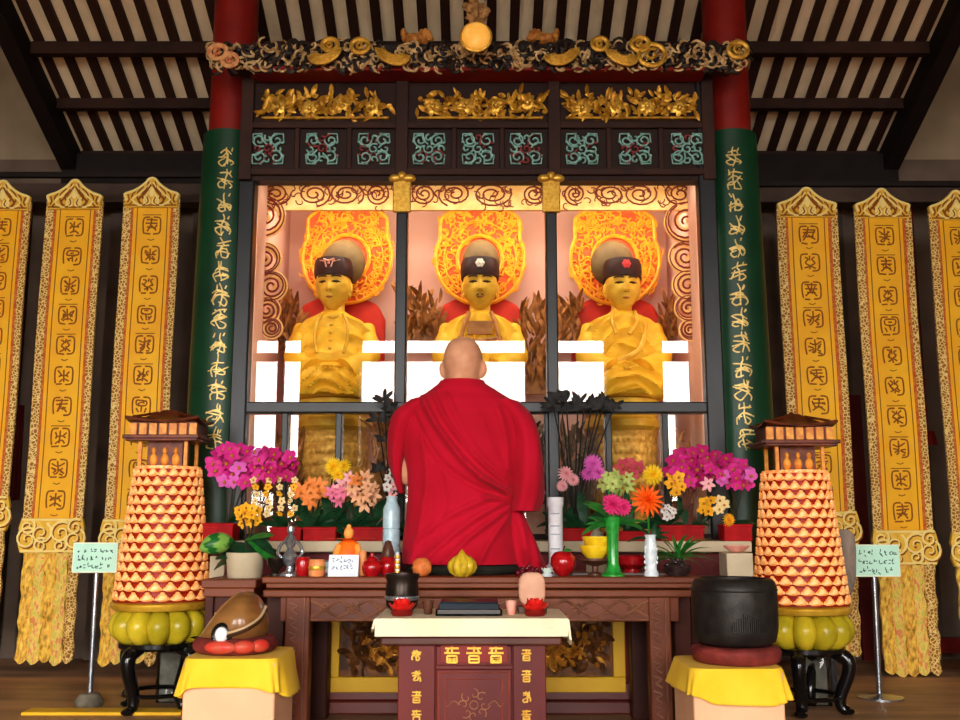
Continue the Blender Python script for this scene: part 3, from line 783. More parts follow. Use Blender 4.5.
    if kind == 1:
        c.tube([Q(px+12*math.cos(a),316+5*math.sin(a)*-1,-.02)+V(0,-.075*abs(math.sin(a))-.01,0) for a in [PI+PI*i/12 for i in range(13)]], .012, 8)
        for m, x0 in ((1,16),(-1,-14)):
            c.tube(smoothpoly([Q(px+m*11,318,-.10),Q(px+x0,330,-.155),Q(px+x0+m*1,345,-.18),Q(px+x0-m*2,360,-.21)],4), .008, 6)
        for k in range(5): c.ell(Q(px,322+k*8,-.125-.014*k), (.009,.006,.009), 8, 6)
    elif kind == 2:
        c.box(tuple(Q(px-12,327,-.16)), tuple(Q(px+12,340,-.135))); c.tube([Q(px-21,343,-.16),Q(px,347,-.185),Q(px+21,343,-.16)], .008, 6)
        for m in (-1,1): c.tube(smoothpoly([Q(px+m*11,316,-.09),Q(px+m*15,330,-.14),Q(px+m*20,350,-.17)],4), .012, 6)
    else:
        for m in (-1,1): c.tube(smoothpoly([Q(px+m*11,315,-.09),Q(px+m*12,328,-.14),Q(px+m*6-3,340,-.17)],4), .010, 6)
        c.tube(smoothpoly([Q(px+22,322,-.07),Q(px+19,340,-.16),Q(px+10,358,-.2),Q(px-18,372,-.2)],5), .012, 6)
    c.build('collar', 'statue_gold' if kind != 2 else mat('collar_brown', (190,120,60), (160,96,44), rough=.5, scale=30), rb)
    # throne back and openwork nimbus
    b = MB(); wq = 46*s; z0 = Q(px,402).z; z1 = Q(px,292).z
    poly = [(hc.x-wq*1.0,z0),(hc.x-wq*1.02,z1-.10),(hc.x-wq*.85,z1-.02),(hc.x-wq*.4,z1+.03)] ; poly += [(2*hc.x-x,z) for x, z in reversed(poly)]
    b.prism(poly, SY+.2, SY+.26); th = b.build('throne_back', 'throne_red', t, bevel=.02)
    mx, my, rx = mnd; c0 = P(mx,my+dpy,SY+.17)
    def mandorla(k):
        pts = []
        for i in range(72):
            a = 2*PI*i/72; x, z = math.cos(a), math.sin(a)
            rz = 1.05
            if z > .35: q = max(abs(x)/.90, abs(z)/1.18); rr = min(1/q, 1.25)   # squared top
            else: rr = 1
            pts.append((c0.x+x*rr*rx*s*k, c0.z+z*rr*rx*s*rz*k))
        return pts
    b = MB(); b.prism(mandorla(1.0), SY+.17, SY+.195); nb = b.build('nimbus', 'filigree_back', t)
    b = MB(); po = mandorla(.985)
    b.tube([V(x,SY+.165,z) for x, z in po+po[:1]], .011, 6)
    b.tube([c0+V(math.cos(a)*rx*s*.50,-.006,math.sin(a)*rx*s*.52) for a in [2*PI*i/40 for i in range(41)]], .012, 6)
    b.tube([c0+V(math.cos(a)*rx*s*.80,-.006,math.sin(a)*rx*s*.84) for a in [2*PI*i/48 for i in range(49)]], .005, 6)
    for i in range(330):
        a = rng.uniform(0,2*PI); q = math.sqrt(rng.uniform(.28,1.45)); x, z = math.cos(a)*q, math.sin(a)*q
        lim = 1.02 if z < .35 else min(1/(max(abs(math.cos(a))/.9, abs(math.sin(a))/1.18)),1.25)
        if q > lim*.98: continue
        pts = spiral(c0+V(x*rx*s,-.004,z*rx*s*1.05), rng.uniform(.02,.034), rng.uniform(.45,.85), rng.uniform(0,6), 8, rng.choice((-1,1)), inner=.3)
        b.tube(pts, [.0058*(.5+.5*math.sin(PI*(j+.6)/9.2)) for j in range(9)], 5)
    b.build('openwork', 'filigree', nb)
    # lotus seat below
    pd = thing('lotus_pedestal', 'carved gilded pedestal under the %s gilded statue' % ('left' if kind == 1 else 'central' if kind == 2 else 'right'), 'pedestal', (base.x,SY,BZ), 'pedestals under the gilded statues')
    b = MB(); H = base.z-BZ; W = .165
    b.lathe([(.2,0),(.2,.06),(.165,.09),(.155,H*.55),(.17,H*.70),(.185,H*.76)], (base.x,SY,BZ), 40, 1, 1.15); b.build('base', 'pedestal_gold', pd)
    b = MB(); 
    b.lathe([(.17,H*.76),(.19,H*.79),(.19,H*.84),(.175,H*.87),(.18,H*.90),(.19,H*.99),(.18,H)], (base.x,SY,BZ), 40, 1, 1.3); b.build('seat', 'statue_gold', pd)
    b = MB()
    for row in range(8):
        for k in range(22):
            a = PI+PI*(k+.5*(row % 2))/21; zz = BZ+.10+row*H*.085; rr = .17
            p = V(base.x+math.cos(a)*rr, SY+math.sin(a)*rr*1.15, zz); nr = V(math.cos(a), math.sin(a), 0)
            b.leaf(p-nr*.01, (nr.x*.4,nr.y*.4,1), nr, H*.11, .05, .5, 4, .4)
    b.build('lotus_petals', 'pedestal_gold', pd)
    return t
statue(335, 290, -6, 'gilded statue on the left in buttoned robe and dark cap with pink bat emblem', 1, (347,258,47), 31)
statue(480, 290, 0, 'central gilded statue with moustache and tall brown cap with white emblem', 2, (480,259,47), 32)
statue(621, 291, 4, 'gilded statue on the right in draped robe and dark cap with pink flower', 3, (615,259,47), 33)
# ------------------------------------------------------------------ inner altar below the window
mat('red_wood', (118,44,34), (92,32,26), rough=.4, scale=5, stretch=(.2,1,1), spec=.4)
mat('table_wood', (126,64,36), (92,44,26), rough=.45, scale=5, stretch=(.15,1,1), detail=6, spec=.22)
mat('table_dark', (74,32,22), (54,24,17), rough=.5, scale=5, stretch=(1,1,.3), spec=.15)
mat('table_carved', (142,92,66), (104,64,46), rough=.5, scale=14)
mat('desk_red', (108,34,28), (86,25,22), rough=.42, scale=5, stretch=(1,1,.3), spec=.2)
mat('yellow_paint', (236,184,40), (224,168,28), rough=.45, scale=8)
mat('relief_gold', (240,168,60), (150,84,28), rough=.4, metal=.35, scale=26)
mat('relief_dark', (122,72,32), (58,34,18), rough=.5, metal=.2, scale=26)
mat('cream_cloth', (240,228,194), (234,220,182), rough=.75, scale=12, bump=.1, bscale=120)
mat('cream_paint', (200,182,150), (184,166,136), rough=.6, scale=8)
TZ = ZZ(577,3.60)                     # altar table top
AX0, AX1 = XX(212,4.2,535), XX(748,4.2,535)
AZ = ZZ(541,4.2)
alt = thing('inner_altar', 'low altar base with a gold-framed carved panel behind the long table', 'altar', (0,4.3,0))
boxes(((AX0+.02,4.24,.12),(AX1-.02,4.5,AZ-.05))).build('body', 'dark_red', alt)
boxes(((AX0,4.19,0),(AX1,4.5,.05)),((AX0+.01,4.21,.05),(AX1-.01,4.5,.12))).build('plinth', 'red_wood', alt, bevel=.006)
boxes(((AX0-.01,4.18,AZ-.045),(AX1+.01,4.5,AZ))).build('altar_top', 'cream_paint', alt, bevel=.006)
fx0, fx1, fz0, fz1 = XX(331,4.22,660), XX(625,4.22,660), ZZ(692,4.22), ZZ(600,4.22)
b = MB(); w = .05
b.box((fx0,4.205,fz0),(fx1,4.24,fz0+.06)); b.box((fx0,4.205,fz1-w),(fx1,4.24,fz1)); b.box((fx0,4.205,fz0+.06),(fx0+.035,4.24,fz1-w)); b.box((fx1-.05,4.205,fz0+.06),(fx1,4.24,fz1-w))
b.build('gold_frame', 'yellow_paint', alt, bevel=.004)
rng = random.Random(5)
boxes(((fx0+.02,4.232,fz0+.04),(fx1-.03,4.242,fz1-.03))).build('relief_ground', 'relief_dark', alt)
for nm, m, N in (('relief_leaves','relief_dark',420),('relief_figures','relief_gold',230)):
    b = MB()
    for i in range(N):
        if m == 'relief_gold':
            cx = rng.choice((.16,.2,.8,.86)); u = min(.97,max(.03,rng.gauss(cx,.06))); v = min(.95,max(.05,rng.gauss(.38,.2)))
        else: u, v = rng.random(), rng.random()
        c = V(fx0+.075+(fx1-fx0-.165)*u, 4.228, fz0+.10+(fz1-fz0-.19)*v); a = rng.uniform(0,2*PI)
        b.leaf(c, (math.cos(a),-.25,math.sin(a)), (rng.uniform(-.5,.5),-1,0), rng.uniform(.035,.075), .026, rng.uniform(-1,1.2), 4, .5)
    b.build(nm, m, alt)
# ------------------------------------------------------------------ long altar table
X0, X1 = XX(262,3.6,577), XX(697,3.6,577); YT0, YT1 = 3.60, 4.16
tb = thing('altar_table', 'long reddish-brown carved altar table on which the monk sits', 'table', (0,3.88,0))
b = MB(); b.box((X0,YT0,TZ-.022),(X1,YT1,TZ)); b.box((X0+.012,YT0+.012,TZ-.04),(X1-.012,YT1,TZ-.02)); b.box((X0+.004,YT0+.004,TZ-.070),(X1-.004,YT1,TZ-.045))
b.build('table_top', 'table_wood', tb, bevel=.005)
zA1 = TZ-.068; zA0 = ZZ(622,3.62)
b = boxes(((X0+.06,YT0+.035,zA0),(X1-.06,YT0+.06,zA1))); ap = b.build('apron', 'table_wood', tb, bevel=.003)
b = MB()
l0, l1 = XX(310,3.62,610), XX(650,3.62,610); zm = (zA0+zA1)/2; hz = (zA1-zA0)/2*.72
npat = 12; yc = YT0+.035
for i in range(npat):
    cx = l0+(l1-l0)*(i+.5)/npat; wd = (l1-l0)/npat
    for m in (-1,1):
        b.tube(smoothpoly([(cx-m*wd*.62,yc,zm+hz),(cx-m*wd*.25,yc-.002,zm+hz*.55),(cx+m*wd*.25,yc-.002,zm-hz*.55),(cx+m*wd*.62,yc,zm-hz)],3), .0052, 6)
    if i % 2: b.tube([(cx-wd*.28,yc,zm),(cx,yc-.003,zm+hz*.5),(cx+wd*.28,yc,zm),(cx,yc-.003,zm-hz*.5),(cx-wd*.28,yc,zm)], .0045, 6)
    else: b.tube(spiral((cx,yc,zm), .02, 1.3, i, 14), .004, 6)
for q in (1.2,-1.2): b.tube([(l0,yc,zm+hz*q),(l1,yc,zm+hz*q)], .004, 6)
b.build('apron_carving', 'table_carved', ap)
for a, c in ((284,309),(650,672)):
    xa, xb = XX(a,3.62,650), XX(c,3.62,650)
    lg = boxes(((xa,YT0+.02,0),(xb,YT0+.09,zA1))).build('leg', 'table_wood', tb, bevel=.006)
    g = MB()
    for k in range(8):
        z = zA1-.02-k*.05; xm = (xa+xb)/2-.012; 
        g.ribbon(smoothpoly([(xm-.016,YT0+.021,z),(xm+.012,YT0+.021,z-.012),(xm-.008,YT0+.021,z-.025),(xm+.014,YT0+.021,z-.04)],3), .008, .007)
    g.ribbon([(xb-.02,YT0+.021,zA1),(xb-.02,YT0+.021,.02)], .006, .006)
    g.build('leg_carving', 'table_carved', lg)
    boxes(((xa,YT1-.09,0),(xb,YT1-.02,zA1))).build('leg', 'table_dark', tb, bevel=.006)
for a, c in ((265,283),(675,692)):
    xa, xb = XX(a,3.7,650), XX(c,3.7,650)
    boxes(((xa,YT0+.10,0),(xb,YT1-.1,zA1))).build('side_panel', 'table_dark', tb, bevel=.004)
# little wing tables at both ends
for a, c, lab in ((207,261,'left'),(699,752,'right')):
    xa, xb = XX(a,3.8,580), XX(c,3.8,580); z = ZZ(578.5,3.8)
    WZ = z
    t = thing('side_table', 'small brown side table holding the %s' % ('potted plant in a cream planter' if lab == 'left' else 'cream box behind the big black bowl'), 'table', ((xa+xb)/2,3.95,0))
    b = MB(); b.box((xa,3.72,z-.03),(xb,4.07,z)); b.box((xa+.008,3.728,z-.062),(xb-.008,4.07,z-.03)); b.build('table_top', 'table_wood', t, bevel=.004)
    for x in (xa+.012, xb-.042):
        for y in (3.74, 4.03): boxes(((x,y,0),(x+.03,y+.03,z-.06))).build('leg', 'table_dark', t, bevel=.003)
    boxes(((xa+.03,3.76,z-.12),(xb-.03,3.775,z-.06))).build('apron', 'table_dark', t)
SIDEZ = WZ
# ------------------------------------------------------------------ offering desk
DY = 3.0; dz1 = ZZ(618,DY); dz0 = ZZ(636,DY)
dk = thing('offering_desk', 'small dark red offering desk with gilded characters in front of the altar', 'desk', (XX(472,DY,650),3.15,0))
xa, xb = XX(398,DY+.03,670), XX(546,DY+.03,670); D2 = 3.32
boxes(((xa,DY+.045,0),(xb,D2-.02,dz0-.02))).build('carcass', 'desk_red', dk)
b = boxes(((XX(380,DY,640),DY+.005,dz0-.028),(XX(562,DY,640),D2,dz0-.003))); b.build('top_board', mat('desk_top', (92,50,38), (70,36,28), rough=.4, scale=6), dk, bevel=.006)
for a, c in ((398,435),(513,546)):
    x0, x1 = XX(a,DY+.03,670), XX(c,DY+.03,670)
    st = boxes(((x0,DY+.03,0),(x1,DY+.05,dz0-.028))).build('stile', 'desk_red', dk, bevel=.003)
    g = MB(); rng = random.Random(int(a))
    for py in (655,676,697,716,738):
        c0 = P((a+c)/2-(0 if a<450 else 3), py, DY+.029)
        for s_ in glyph(rng, rng.choice(('block','cursive'))):
            g.ribbon(smoothpoly([c0+V((u-.5)*.032,0,(v-.5)*.034) for u, v in s_],2), .005, .002)
    g.build('gold_characters', 'gold_leaf', st)
x0, x1 = XX(435,DY+.03,655), XX(513,DY+.03,655)
dr = boxes(((x0+.004,DY+.028,ZZ(667,DY)),(x1-.004,DY+.05,dz0-.032))).build('drawer', 'desk_red', dk, bevel=.003)
pl = boxes(((XX(440,DY,655),DY+.023,ZZ(664,DY)),(XX(508,DY,655),DY+.029,ZZ(646,DY)))).build('plaque', 'red_lacquer', dr, bevel=.001)
g = MB(); rng = random.Random(77)
for i, px in enumerate((452,474,496)):
    c0 = P(px,655,DY+.0228)
    for s_ in glyph(rng, 'block') + ([[(.3,.3),(.7,.12)],[(.7,.3),(.3,.12)]] if i != 1 else []):
        g.ribbon([c0+V((u-.5)*.05,0,(v-.5)*.047) for u, v in s_], .0062, .003)
g.build('gold_characters', mat('bright_gold', (252,206,84), (240,184,56), rough=.35, metal=.2, scale=40), pl)
dd = boxes(((x0+.004,DY+.030,0.01),(x1-.004,DY+.05,ZZ(671,DY)))).build('door', 'desk_red', dk, bevel=.003)
b = MB(); zt_ = ZZ(671,DY)
for i in (0,1):
    e = .012+.02*i; b.tube([(x0+e,DY+.029,.02),(x0+e,DY+.029,zt_-e+.004),(x1-e,DY+.029,zt_-e+.004),(x1-e,DY+.029,.02)], .0026, 5)
b.build('door_moulding', mat('desk_line', (150,70,52), (130,58,44), rough=.4, scale=20), dd)
b = MB(); c0 = P(474,705,DY+.0295)
for k in range(8):
    a = k*PI/4; b.ribbon(spiral(c0+V(math.cos(a)*.03,0,math.sin(a)*.03), .017, .8, a, 8, 1 if k % 2 else -1), .003, .002)
b.ribbon([c0+V(.012*math.cos(q*.6),0,.012*math.sin(q*.6)) for q in range(12)], .003, .002)
for m in (-1,1): b.ribbon(smoothpoly([c0+V(m*.04,0,0),c0+V(m*.06,0,.012),c0+V(m*.075,0,-.004),c0+V(m*.085,0,.004)],3), .0025, .002)
b.build('door_motif', mat('faded_gold', (170,116,70), (140,84,56), rough=.5, scale=30), dd)
# cloth over the desk
cl = MB(); xa_, xb_ = XX(375,DY-.01,625), XX(568,DY-.01,625)
cl.box((xa_,DY-.012,dz1-.004),(xb_,D2+.01,dz1)); cl.box((xa_,DY-.014,dz0),(xb_,DY-.006,dz1)); 
prof = []
n = 14
for side, x in ((-1,xa_),(1,xb_)):
    rings = []
    for j in range(n+1):
        y = DY-.012+(D2+.02-DY)*j/n; dn = .03+ (.012*math.sin(j*1.3) if side < 0 else .03+.02*math.sin(j*.9))
        xo = side*(.006+.004*math.sin(j*1.1))
        rings.append([V(x-side*.004,y,dz1),V(x+side*.004,y,dz1-.004),V(x+xo+side*.004,y,dz1-dn),V(x+xo-side*.002,y,dz1-dn)])
    cl.loft(rings)
tag(cl.build('desk_cloth', 'cream_cloth'), 'cream cloth laid over the small red offering desk', 'cloth')
DZ = dz1
# ------------------------------------------------------------------ the monk
mat('skin', (224,164,126), (210,146,110), rough=.5, scale=20)
mat('robe', (190,14,42), (176,11,35), rough=.85, scale=6, sheen=.03, bump=.12, bscale=220, spec=.12)
MY = 3.88
mk = thing('person', 'seated bald person in a wide crimson robe, seen from behind on the altar table', 'person', (XX(462,MY,570),MY,TZ))
# cushion under the person
b = MB(); b.lathe([(.001,0),(.205,0),(.218,.010),(.220,.02),(.21,.032),(.001,.034)], (XX(464,MY,570),3.90,TZ), 40, 1, .92)
b.tube([V(XX(464,MY,570)+math.cos(a)*.219,3.90+math.sin(a)*.201,TZ+.018) for a in [2*PI*i/48 for i in range(49)]], .006, 6)
tag(b.build('cushion', mat('cushion_dark', (40,40,30), (28,28,24), rough=.8, scale=30)), 'flat dark cushion under the person in the crimson robe', 'cushion')
ms = MY/F*1.0
def M(px, py, dep=0): return P(px, py, MY)+V(0,dep,0)
hc = M(463, 363, .035); hr = (19.8*ms, 24*ms, 27*ms)
hrot = Matrix.Rotation(math.radians(-8), 3, 'Z') @ Matrix.Rotation(math.radians(-10), 3, 'X')
b = MB(); b.ell(hc, hr, 44, 30, hrot, head_fn(*hr, yaw_fwd=1))
for m in (-1,1):
    b.ell(hc+hrot @ V(m*hr[0]*1.05,.000,-.020), (.015,.022,.034), 12, 8, Matrix.Rotation(m*.35,3,'Z')); b.ell(hc+hrot @ V(m*hr[0]*.96,.004,-.042), (.010,.012,.016), 10, 6)
# neck with a nape fold, then shoulders, chest and lap as one loft
rings = []
for y, w, d, off in ((368,15,.065,.03),(378,16.5,.07,.022),(384,17.5,.075,.012),(390,21,.085,.0),(396,34,.09,-.005),(403,50,.095,0),(412,58,.10,0),(430,56,.105,.0),(455,50,.10,.005),(480,47,.10,.01),(510,46,.11,.02),(540,48,.13,.04),(558,50,.15,.06),(566,46,.14,.06)):
    rings.append([M(462,y,off)+V(math.cos(a)*w*ms, math.sin(a)*d, 0) for a in [2*PI*k/28 for k in range(28)]])
b.loft(rings)
# arms: upper arm, forearm, joined palms in front of the chest
for m in (-1,1):
    sh = M(462+m*52,413,.01); el = M(462+m*(56.5 if m < 0 else 60),478,.03); wr = M(462+m*9,452,.27)
    pts = smoothpoly([sh, sh*.5+el*.5+V(m*.008,.0,0), el, el*.5+wr*.5+V(0,.02,-.02), wr], 5)
    b.tube(pts, [.048-.022*i/(len(pts)-1)-(.010 if 5<i<13 else 0) for i in range(len(pts))], 14)
    pa = wr+V(-m*.022,.02,.045)
    b.tube([wr, wr*.4+pa*.6+V(0,.006,0), pa], [.026,.034,.036], 12, sq=(.5,1))
    for f,(L,dy) in enumerate(((.062,-.026),(.072,-.009),(.068,.009),(.052,.025))):
        q = pa+V(0,dy,.01); b.tube(smoothpoly([q, q+V(-m*.002,.003,L*.5), q+V(-m*.003,.012,L)],3), [.0105,.0105,.0098,.0095,.009,.008,.007], 8)
    q = pa+V(0,-.028,-.02); b.tube(smoothpoly([q,q+V(-m*.004,-.024,.022),q+V(-m*.006,-.026,.048)],3), [.011,.0115,.011,.0105,.01,.009,.0075], 8)
    # folded legs and feet under the robe
    hp = M(462+m*22,556,.04); kn = M(462+m*38,560,.20); ft = M(462-m*5,567,.14)
    kn.z = TZ+.085; ft.z = TZ+.075; hp.z = TZ+.115
    b.tube(smoothpoly([hp,kn,ft],6), [.07-.03*i/12 for i in range(13)], 12)
o = b.build('body', 'skin', mk)
rm = o.modifiers.new('skin', 'REMESH'); rm.mode = 'VOXEL'; rm.voxel_size = .0055; rm.use_smooth_shade = True
sm = o.modifiers.new('smooth', 'SMOOTH'); sm.iterations = 3; sm.factor = .5
e = MB()
fnm = head_fn(*hr, yaw_fwd=1)
def fp(x, z, out=.001):
    y = math.sqrt(max(0,1-x*x-z*z)); d = Vector((x,y,z)); q = fnm(d, Vector((d.x*hr[0],d.y*hr[1],d.z*hr[2]))); q.y += out; return hc+hrot @ q
for m in (-1,1):
    e.tube([fp(m*(.38+.2*u),.10+.02*(1-u*u)) for u in (-1,-.5,0,.5,1)], .0025, 5); e.tube([fp(m*(.38+.22*u),.29+.04*(1-u*u)) for u in (-1,-.5,0,.5,1)], .003, 5)
e.build('eyes_and_brows', 'ink', o)
e = MB(); e.tube([fp(.22*u,-.54) for u in (-1,-.5,0,.5,1)], [.002,.005,.006,.005,.002], 6); e.build('lips', mat('monk_lips', (170,96,84), rough=.5), o)
# robe shell with folds pulled to the right hip
prof = [(380,441,484,.098,.018),(384,438,486,.10,.015),(389,432,494,.104,.01),(395,424,503,.105,.005),(402,412,515,.115,0),(411,402,523,.125,0),(424,399,527,.13,0),(445,402,527,.135,.0),(470,407,521,.135,.005),(490,408,515,.135,.012),(505,407,512,.14,.02),(520,405,513,.15,.035),(540,402,516,.175,.055),(556,401,519,.205,.065),(567,402,522,.22,.07),(572,406,523,.22,.07)]
def rint(y):
    for i in range(len(prof)-1):
        if y <= prof[i+1][0]:
            u = (y-prof[i][0])/(prof[i+1][0]-prof[i][0]); u = u*u*(3-2*u) if i in (0,) else u
            return [prof[i][k]*(1-u)+prof[i+1][k]*u for k in range(1,5)]
    return list(prof[-1][1:])
RID = [ # polyline px, half width px, height m
 ([(422,396),(434,422),(452,448),(476,474),(506,493)], 3.24, 0.0324),
 ([(434,396),(448,424),(466,448),(488,470),(508,486)], 2.52, 0.0203),
 ([(412,408),(425,438),(445,466),(472,486),(506,498)], 2.88, -0.0142),
 ([(448,398),(462,430),(482,458),(509,480)], 2.52, 0.0101),
 ([(512,500),(486,512),(456,532),(424,560)], 3.6, 0.0162),
 ([(512,506),(490,522),(466,540),(446,562)], 2.88, 0.0182),
 ([(510,494),(480,502),(444,520),(408,546)], 3.6, 0.0121),
 ([(512,512),(498,530),(486,548),(478,566)], 2.88, 0.0162),
 ([(424,440),(428,480),(422,520),(412,560)], 3.6, 0.0121),
 ([(440,470),(446,505),(436,535)], 3.6, -0.0101),
 ([(497,410),(505,440),(508,470)], 3.6, 0.0142),
 ([(480,420),(492,450),(505,476)], 3.6, 0.0081),
 ([(505,400),(518,430),(518,470)], 2.88, -0.0121),
 ([(404,566),(440,569),(480,567),(520,570)], 2.16, 0.0121),
 ([(512,496),(500,500),(484,498)], 2.16, 0.0162), ([(512,492),(498,488),(480,480)], 1.8, 0.0121),
]
RIDS = []
for pl_, w_, h_ in RID:
    q = [(p.x,p.y) for p in smoothpoly([V(x,y,0) for x, y in pl_], 6)]
    RIDS.append((q, w_, h_, min(p[0] for p in q)-14, max(p[0] for p in q)+14, min(p[1] for p in q)-14, max(p[1] for p in q)+14))
def ridge(px, py):
    t = 0
    for q, w_, h_, a0, a1, b0, b1 in RIDS:
        if a0 < px < a1 and b0 < py < b1:
            best = 1e9
            for i in range(len(q)-1):
                ax, ay = q[i]; bx, by = q[i+1]; dx, dy = bx-ax, by-ay
                u = max(0,min(1,((px-ax)*dx+(py-ay)*dy)/(dx*dx+dy*dy+1e-9)))
                dd = (px-ax-u*dx)**2+(py-ay-u*dy)**2
                if dd < best: best = dd
            t += h_*math.exp(-best/(w_*w_))
    return t
NR, NS = 210, 230; rings = []
for i in range(NR+1):
    y = 381+(572-381)*i/NR; xl, xr, dep, off = rint(y); cx = (xl+xr)/2; hw = (xr-xl)/2; ring = []
    for j in range(NS):
        a = 2*PI*j/NS; ca, sa = math.cos(a), math.sin(a); ex = .82
        X = abs(ca)**ex*math.copysign(1,ca); Yd = abs(sa)**ex*math.copysign(1,sa)
        px = cx+X*hw; add = 0
        if sa < 0: add = ridge(px,y)*min(1,-sa*3)+.004*noise.noise(Vector((px*.03,y*.02,1)))
        else: add = .008*math.sin(X*9+y*.06)*sa
        p = M(px,y,off)+V(0,Yd*dep,0); p.y -= add if sa < 0 else -add
        if y > 560: p.z = max(p.z, TZ+.036)
        ring.append(p)
    rings.append(ring)
b = MB(); b.loft(rings, cap=False)
# inner lip at the neck
r0 = rings[0]; cc = sum(r0, V(0,0,0))/NS; b.loft([[p for p in r0],[cc+(p-cc)*.93+V(0,0,-.004) for p in r0],[cc+(p-cc)*.9+V(0,0,-.03) for p in r0]], cap=False)
rb = b.build('robe', 'robe', mk, smooth=75)
# sleeves
def sleeve(pts, nm, seed):
    rg = []; q = smoothpoly([V(*p) for p in pts], 6) # px, half width px, py packed with depth handled below
    n = 40
    for i, v in enumerate(pts): pass
    return
def sleeve2(keys, nm):
    "keys: px centre, py, half width px, depth half m, depth offset m"
    cols = [[k[i] for k in keys] for i in range(5)]; rg = []
    ks = smoothpoly([V(k[0],k[1],k[2]) for k in keys], 8); kd = smoothpoly([V(k[3],k[4],0) for k in keys], 8)
    n = 44
    for i, (a, d) in enumerate(zip(ks, kd)):
        f = i/len(ks); ring = []
        for j in range(n):
            t = 2*PI*j/n; fo = 1+.05*f*math.sin(t*7+f*3)+.03*math.sin(t*3+f*9)
            ring.append(M(a.x+math.cos(t)*a.z*fo, a.y, d.y)+V(0,math.sin(t)*d.x*fo,0))
        rg.append(ring)
    c = sum(rg[-1], V(0,0,0))/n
    rg.append([c+(p-c)*.86+V(0,0,.004) for p in rg[-1]]); rg.append([c+(p-c)*.75+V(0,0,.05) for p in rg[-2]])
    b = MB(); b.loft(rg, cap=False); return b.build(nm, 'robe', rb, smooth=75)
sleeve2([(424,400,14,.08,.0),(410,412,16,.10,.0),(402,428,13,.11,.01),(398,446,11,.11,.03),(396.5,464,8.5,.11,.05),(398,480,5.5,.10,.07),(400.5,493,3,.08,.09)], 'left_sleeve')
sleeve2([(505,402,14,.09,.0),(518,416,14,.115,.0),(525,436,14,.13,.0),(527,458,16,.14,.01),(527.5,480,17,.145,.02),(526.5,498,17,.145,.03),(524,511,15,.14,.035)], 'right_sleeve')
# robe end trailing on the right
b = MB(); rg = []
for i in range(30):
    f = i/29; y = 498+(570-498)*f; x0 = 504+10*f; x1 = 516+32*f**.9; ring = []
    n = 30
    for j in range(n):
        t = 2*PI*j/n; px = (x0+x1)/2+math.cos(t)*(x1-x0)/2
        dd = .05+.04*f; fold = .014*math.sin(px*.55-f*6)*f if math.sin(t) < 0 else 0
        p = M(px, y, .03)+V(0,math.sin(t)*dd-fold,0); p.z = max(p.z, TZ+.004); ring.append(p)
    rg.append(ring)
b.loft(rg); b.build('trailing_robe_end', 'robe', rb, smooth=75)
